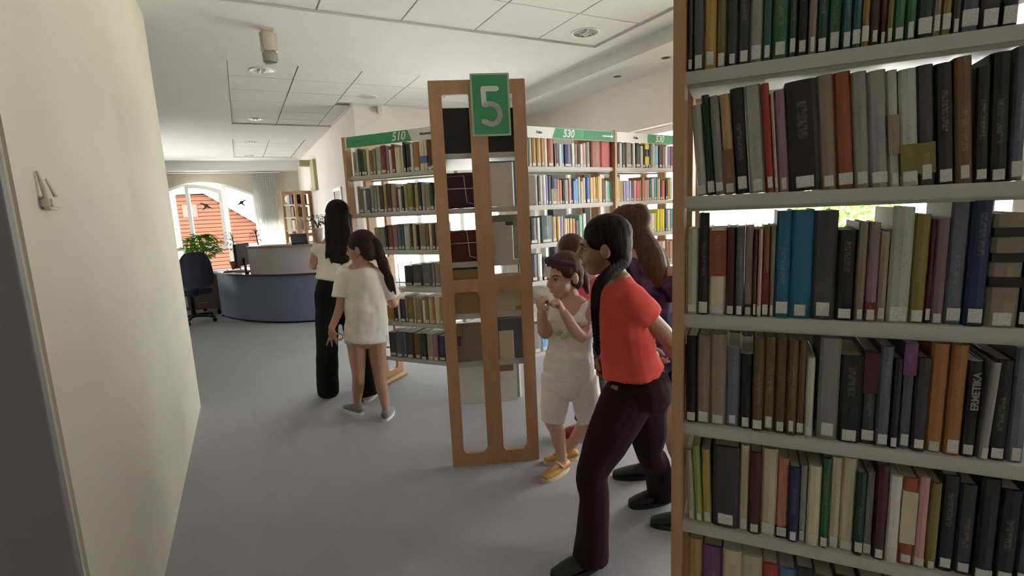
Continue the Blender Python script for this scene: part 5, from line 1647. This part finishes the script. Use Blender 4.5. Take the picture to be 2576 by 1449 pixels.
for s_, e_ in ((P(1515, 715), P(1535, 780)), (P(1440, 720), P(1430, 785))):
    add_tube(bm, [s_, s_ + (e_ - s_) * .55], [.055, .056], seg=12, dome=False)
grown('top', bm, cloth('pink_cotton', (0.62, 0.10, 0.16)), pf_, 0.008, 4, .015, .08)
bm = bmesh.new()
add_tube(bm, [pel + V((0, 0, .03)), pel + V((0, 0, -.05))], [(.125, .10), (.13, .10)], ref=rt, seg=16)
for h_, k_, a_ in ((lh, lk, la), (rh, rk, ra)):
    add_tube(bm, [h_, k_, V((a_.x, a_.y, .09))], [.072, .055, .044], seg=12, dome=False)
grown('trousers', bm, mat('black_sequin', (0.012, 0.012, 0.013), 0.25, 0.5, 120, 0.8, 160, spec=0.8), pf_, 0.008, 3)
RED = mat('red_canvas', (0.35, 0.04, 0.03), 0.7)
shoe(pf_, la, az(300), .19, RED, RED); shoe(pf_, ra, az(290), .19, RED, RED)

# ---------- girl in the purple tie-dye top
P = mk(2.5)
pe = thing('person', 'girl in purple tie-dye top with brown ponytail, behind the coral T-shirt girl', 'person', (1.66, 1.85, 0), 'children in the library')
fw = az(-35); rt = az(55)
hc = P(1572, 582); B = basis(az(-30)); neck = P(1605, 632); chest = P(1630, 705); waist = P(1642, 815); pel = P(1648, 905)
lh, lk, la = P(1628, 930), P(1624, 1070, -.02), V((1.695, 1.86, .085))
rh, rk, ra = P(1672, 930, -.03), P(1700, 1110, -.24), V((1.575, 1.45, .085))
bm = bmesh.new()
head_geo(bm, hc, B, 1.02)
add_tube(bm, [hc + V((0, 0, -.06)), neck, chest], [.045, .048, .06], seg=10)
add_tube(bm, [neck + V((0, 0, -.03)), chest, waist, pel], [(.11, .07), (.135, .09), (.118, .085), (.135, .10)], ref=rt, seg=16)
for s_, e_, w_ in ((P(1590, 690, .1), P(1612, 800, -.06), P(1640, 868, -.14)), (P(1690, 690, -.1), P(1722, 790, -.1), P(1730, 880, -.12))):
    add_tube(bm, [s_, e_, w_], [.042, .036, .024], seg=10)
    hand_geo(bm, w_, (w_ - e_).normalized(), -fw, V((0, 0, 1)), .95, .5)
for h_, k_, a_ in ((lh, lk, la), (rh, rk, ra)):
    add_tube(bm, [h_, h_ + (k_ - h_) * .5, k_, k_ + (a_ - k_) * .35 - fw * .012, V((a_.x, a_.y, .07))], [.075, .066, .048, .046, .026], seg=12)
grown('body', bm, SK2, pe, 0.006, 3)
bm = bmesh.new(); hair_cap(bm, hc, B, 1.04)
bun = P(1606, 548, -.02)
add_ell(bm, bun, (.060, .060, .068))
add_tube(bm, [bun, P(1612, 590, -.03), P(1636, 640, -.09), P(1650, 690, -.11), P(1655, 735, -.11)], [.045, .05, .06, .055, .015], seg=12)
add_tube(bm, [P(1612, 595, -.03), P(1655, 640, -.06), P(1684, 690, -.07)], [.03, .04, .012], seg=10)
grown('hair', bm, H_BROWN, pe, 0.007, 2)
bm = bmesh.new()
TD = bpy.data.materials.new('purple_tie_dye'); TD.use_nodes = True
_nt = TD.node_tree; _b = _nt.nodes['Principled BSDF']; _b.inputs['Roughness'].default_value = .9; _b.inputs['Specular IOR Level'].default_value = .15
_n = _nt.nodes.new('ShaderNodeTexNoise'); _n.inputs['Scale'].default_value = 11; _n.inputs['Detail'].default_value = 3; _n.inputs['Distortion'].default_value = .6
_tc = _nt.nodes.new('ShaderNodeTexCoord'); _nt.links.new(_tc.outputs['Object'], _n.inputs['Vector'])
_r = _nt.nodes.new('ShaderNodeValToRGB'); _r.color_ramp.elements[0].position = .38; _r.color_ramp.elements[0].color = (.012, .008, .03, 1); _r.color_ramp.elements[1].position = .64; _r.color_ramp.elements[1].color = (.15, .09, .20, 1)
_nt.links.new(_n.outputs['Fac'], _r.inputs[0]); _nt.links.new(_r.outputs[0], _b.inputs['Base Color'])
add_tube(bm, [neck + V((0, 0, -.005)), neck + V((0, 0, -.05)), chest, waist, pel, P(1650, 958)], [(.065, .06), (.14, .09), (.160, .112), (.155, .115), (.165, .125), (.168, .13)], ref=rt, seg=20, dome=False)
for s_, e_ in ((P(1590, 690, .1), P(1612, 800, -.06)), (P(1690, 690, -.1), P(1722, 790, -.1))):
    add_tube(bm, [s_, s_ + (e_ - s_) * .6], [.062, .062], seg=12, dome=False)
grown('tie_dye_top', bm, TD, pe, 0.008, 4, .02, .09)
bm = bmesh.new()
add_tube(bm, [pel, P(1652, 960)], [(.15, .115), (.15, .115)], ref=rt, seg=16)
for h_, k_ in ((lh, lk), (rh, rk)):
    add_tube(bm, [h_, h_ + (k_ - h_) * .32], [.092, .09], seg=14, dome=False)
grown('shorts', bm, BLK, pe, 0.009, 3)
DKSH = mat('dark_shoe', (0.018, 0.020, 0.018), 0.6)
shoe(pe, la, az(-60), .225, DKSH, M_BLACK); shoe(pe, ra, az(-55), .225, DKSH, M_BLACK)

# ---------- girl in the coral T-shirt
P = mk(2.0)
pd_ = thing('person', 'girl in coral T-shirt and dark plum flared leggings striding, with a long braid', 'person', (1.25, 1.56, 0), 'children in the library')
fw = az(-70); rt = az(20)            # her left side faces the camera
hf = az(-48) + V((0, 0, -.10)); B = basis(hf); hc = P(1519, 622)
neck = P(1548, 700); chest = P(1566, 780); waist = P(1583, 890); pel = P(1603, 965)
sL, sR = P(1578, 752, -.11), P(1545, 745, .12)
eL, wL = P(1690, 862, -.02), P(1722, 945, .08)
eR, wR = P(1530, 845, .16), P(1522, 895, .12)
lh, lk, la = P(1578, 1000, -.05), at_r(1490, 1190, 1.83), V((1.055, 1.47, .10))
rh, rk, ra = P(1622, 1000, .06), at_r(1634, 1140, 2.13), V((1.605, 1.655, .115))
bm = bmesh.new()
head_geo(bm, hc, B, 1.0)
add_tube(bm, [hc + V((0, 0, -.06)) - hf * .015, neck, chest], [.046, .05, .06], seg=10)
add_tube(bm, [neck + V((0, 0, -.03)), chest, waist, pel], [(.11, .07), (.128, .088), (.108, .08), (.13, .10)], ref=rt, seg=16)
add_tube(bm, [sL, eL, wL], [.042, .034, .023], seg=12)
add_tube(bm, [sR, eR, wR], [.040, .032, .022], seg=12)
hand_geo(bm, wL, (wL - eL).normalized(), -rt, fw, .95, .4)
hand_geo(bm, wR, (wR - eR).normalized(), -rt, fw, .95, .5)
for h_, k_, a_ in ((lh, lk, la), (rh, rk, ra)):
    add_tube(bm, [h_, h_ + (k_ - h_) * .5, k_, k_ + (a_ - k_) * .4 - fw * .012, V((a_.x, a_.y, .05))], [.080, .066, .042, .040, .026], seg=12)
grown('body', bm, SK3, pd_, 0.0045, 3)
face_parts(pd_, hc, B, 1.0, IRIS, H_BLACK, LIPS)
bm = bmesh.new(); hair_cap(bm, hc, B, 1.04)
grown('hair', bm, H_BLACK, pd_, 0.005, 2)
bm = bmesh.new()
bp_ = [hc + B @ V((-.05, -.07, -.06)), P(1527, 692, -.13), P(1502, 727, -.14), P(1497, 775, -.13), P(1499, 830, -.12), P(1503, 885, -.11)]
bp_, _ = spline(bp_, [1] * 6, 6)
for i, p in enumerate(bp_):
    f = i / (len(bp_) - 1)
    w = .021 * (1 - .5 * f)
    dn = (bp_[min(i + 1, len(bp_) - 1)] - bp_[max(i - 1, 0)]).normalized()
    sd = dn.cross(CF).normalized()
    for s_ in (-1, 1):
        tdir = (dn + sd * s_ * -.7).normalized()
        a, b = frame_of(tdir, sd)
        add_ell(bm, p + sd * s_ * w * .45 + dn * (.006 * s_), (w * .62, w * .62, w * 1.05), Matrix(((a.x, b.x, tdir.x), (a.y, b.y, tdir.y), (a.z, b.z, tdir.z))), 10, 7)
grown('braid', bm, H_BLACK, pd_, 0.004, 0)
CORAL = cloth('coral_cotton', (0.72, 0.105, 0.085), 0.04)
bm = bmesh.new()
add_tube(bm, [neck + V((0, 0, -.004)), neck + V((0, 0, -.045)), chest, waist, P(1592, 936)], [(.065, .06), (.135, .088), (.152, .108), (.138, .108), (.150, .122)], ref=rt, seg=20, dome=False)
add_tube(bm, [sL + rt * .02, sL + (eL - sL) * .12, sL + (eL - sL) * .44], [.066, .066, .066], seg=14, dome=False)
add_tube(bm, [sR - rt * .02, sR + (eR - sR) * .5], [.062, .064], seg=14, dome=False)
add_tube(bm, [sL + V((0, 0, .004)), neck + V((0, 0, -.035)), sR + V((0, 0, .004))], [.058, .068, .058], seg=14)
grown('t_shirt', bm, CORAL, pd_, 0.006, 5, .026, .11)
PLUM = cloth('plum_jersey', (0.030, 0.012, 0.018), 0.08)
bm = bmesh.new()
add_tube(bm, [P(1592, 926), P(1594, 936), pel, P(1604, 1000)], [(.112, .088), (.122, .098), (.150, .128), (.145, .130)], ref=rt, seg=18, dome=False)
add_ell(bm, P(1632, 988, -.04), (.088, .088, .09)); add_ell(bm, P(1636, 988, .07), (.085, .085, .09))
add_tube(bm, [lh, lh + (lk - lh) * .5, lk, lk + (la - lk) * .4 - fw * .012, V((la.x, la.y, .03))], [.104, .088, .060, .058, .070], seg=16, dome=False)
add_tube(bm, [rh, rh + (rk - rh) * .5, rk, rk + (ra - rk) * .4 - fw * .012, V((ra.x, ra.y, .05))], [.096, .082, .058, .056, .068], seg=16, dome=False)
grown('leggings', bm, PLUM, pd_, 0.006, 3, .008, .1)
shoe(pd_, la, az(-85), .225, DKSH, M_BLACK); shoe(pd_, ra, az(-75), .22, DKSH, M_BLACK)

for o in COL.objects:
    if '_loc' in o.keys():
        del o['_loc']
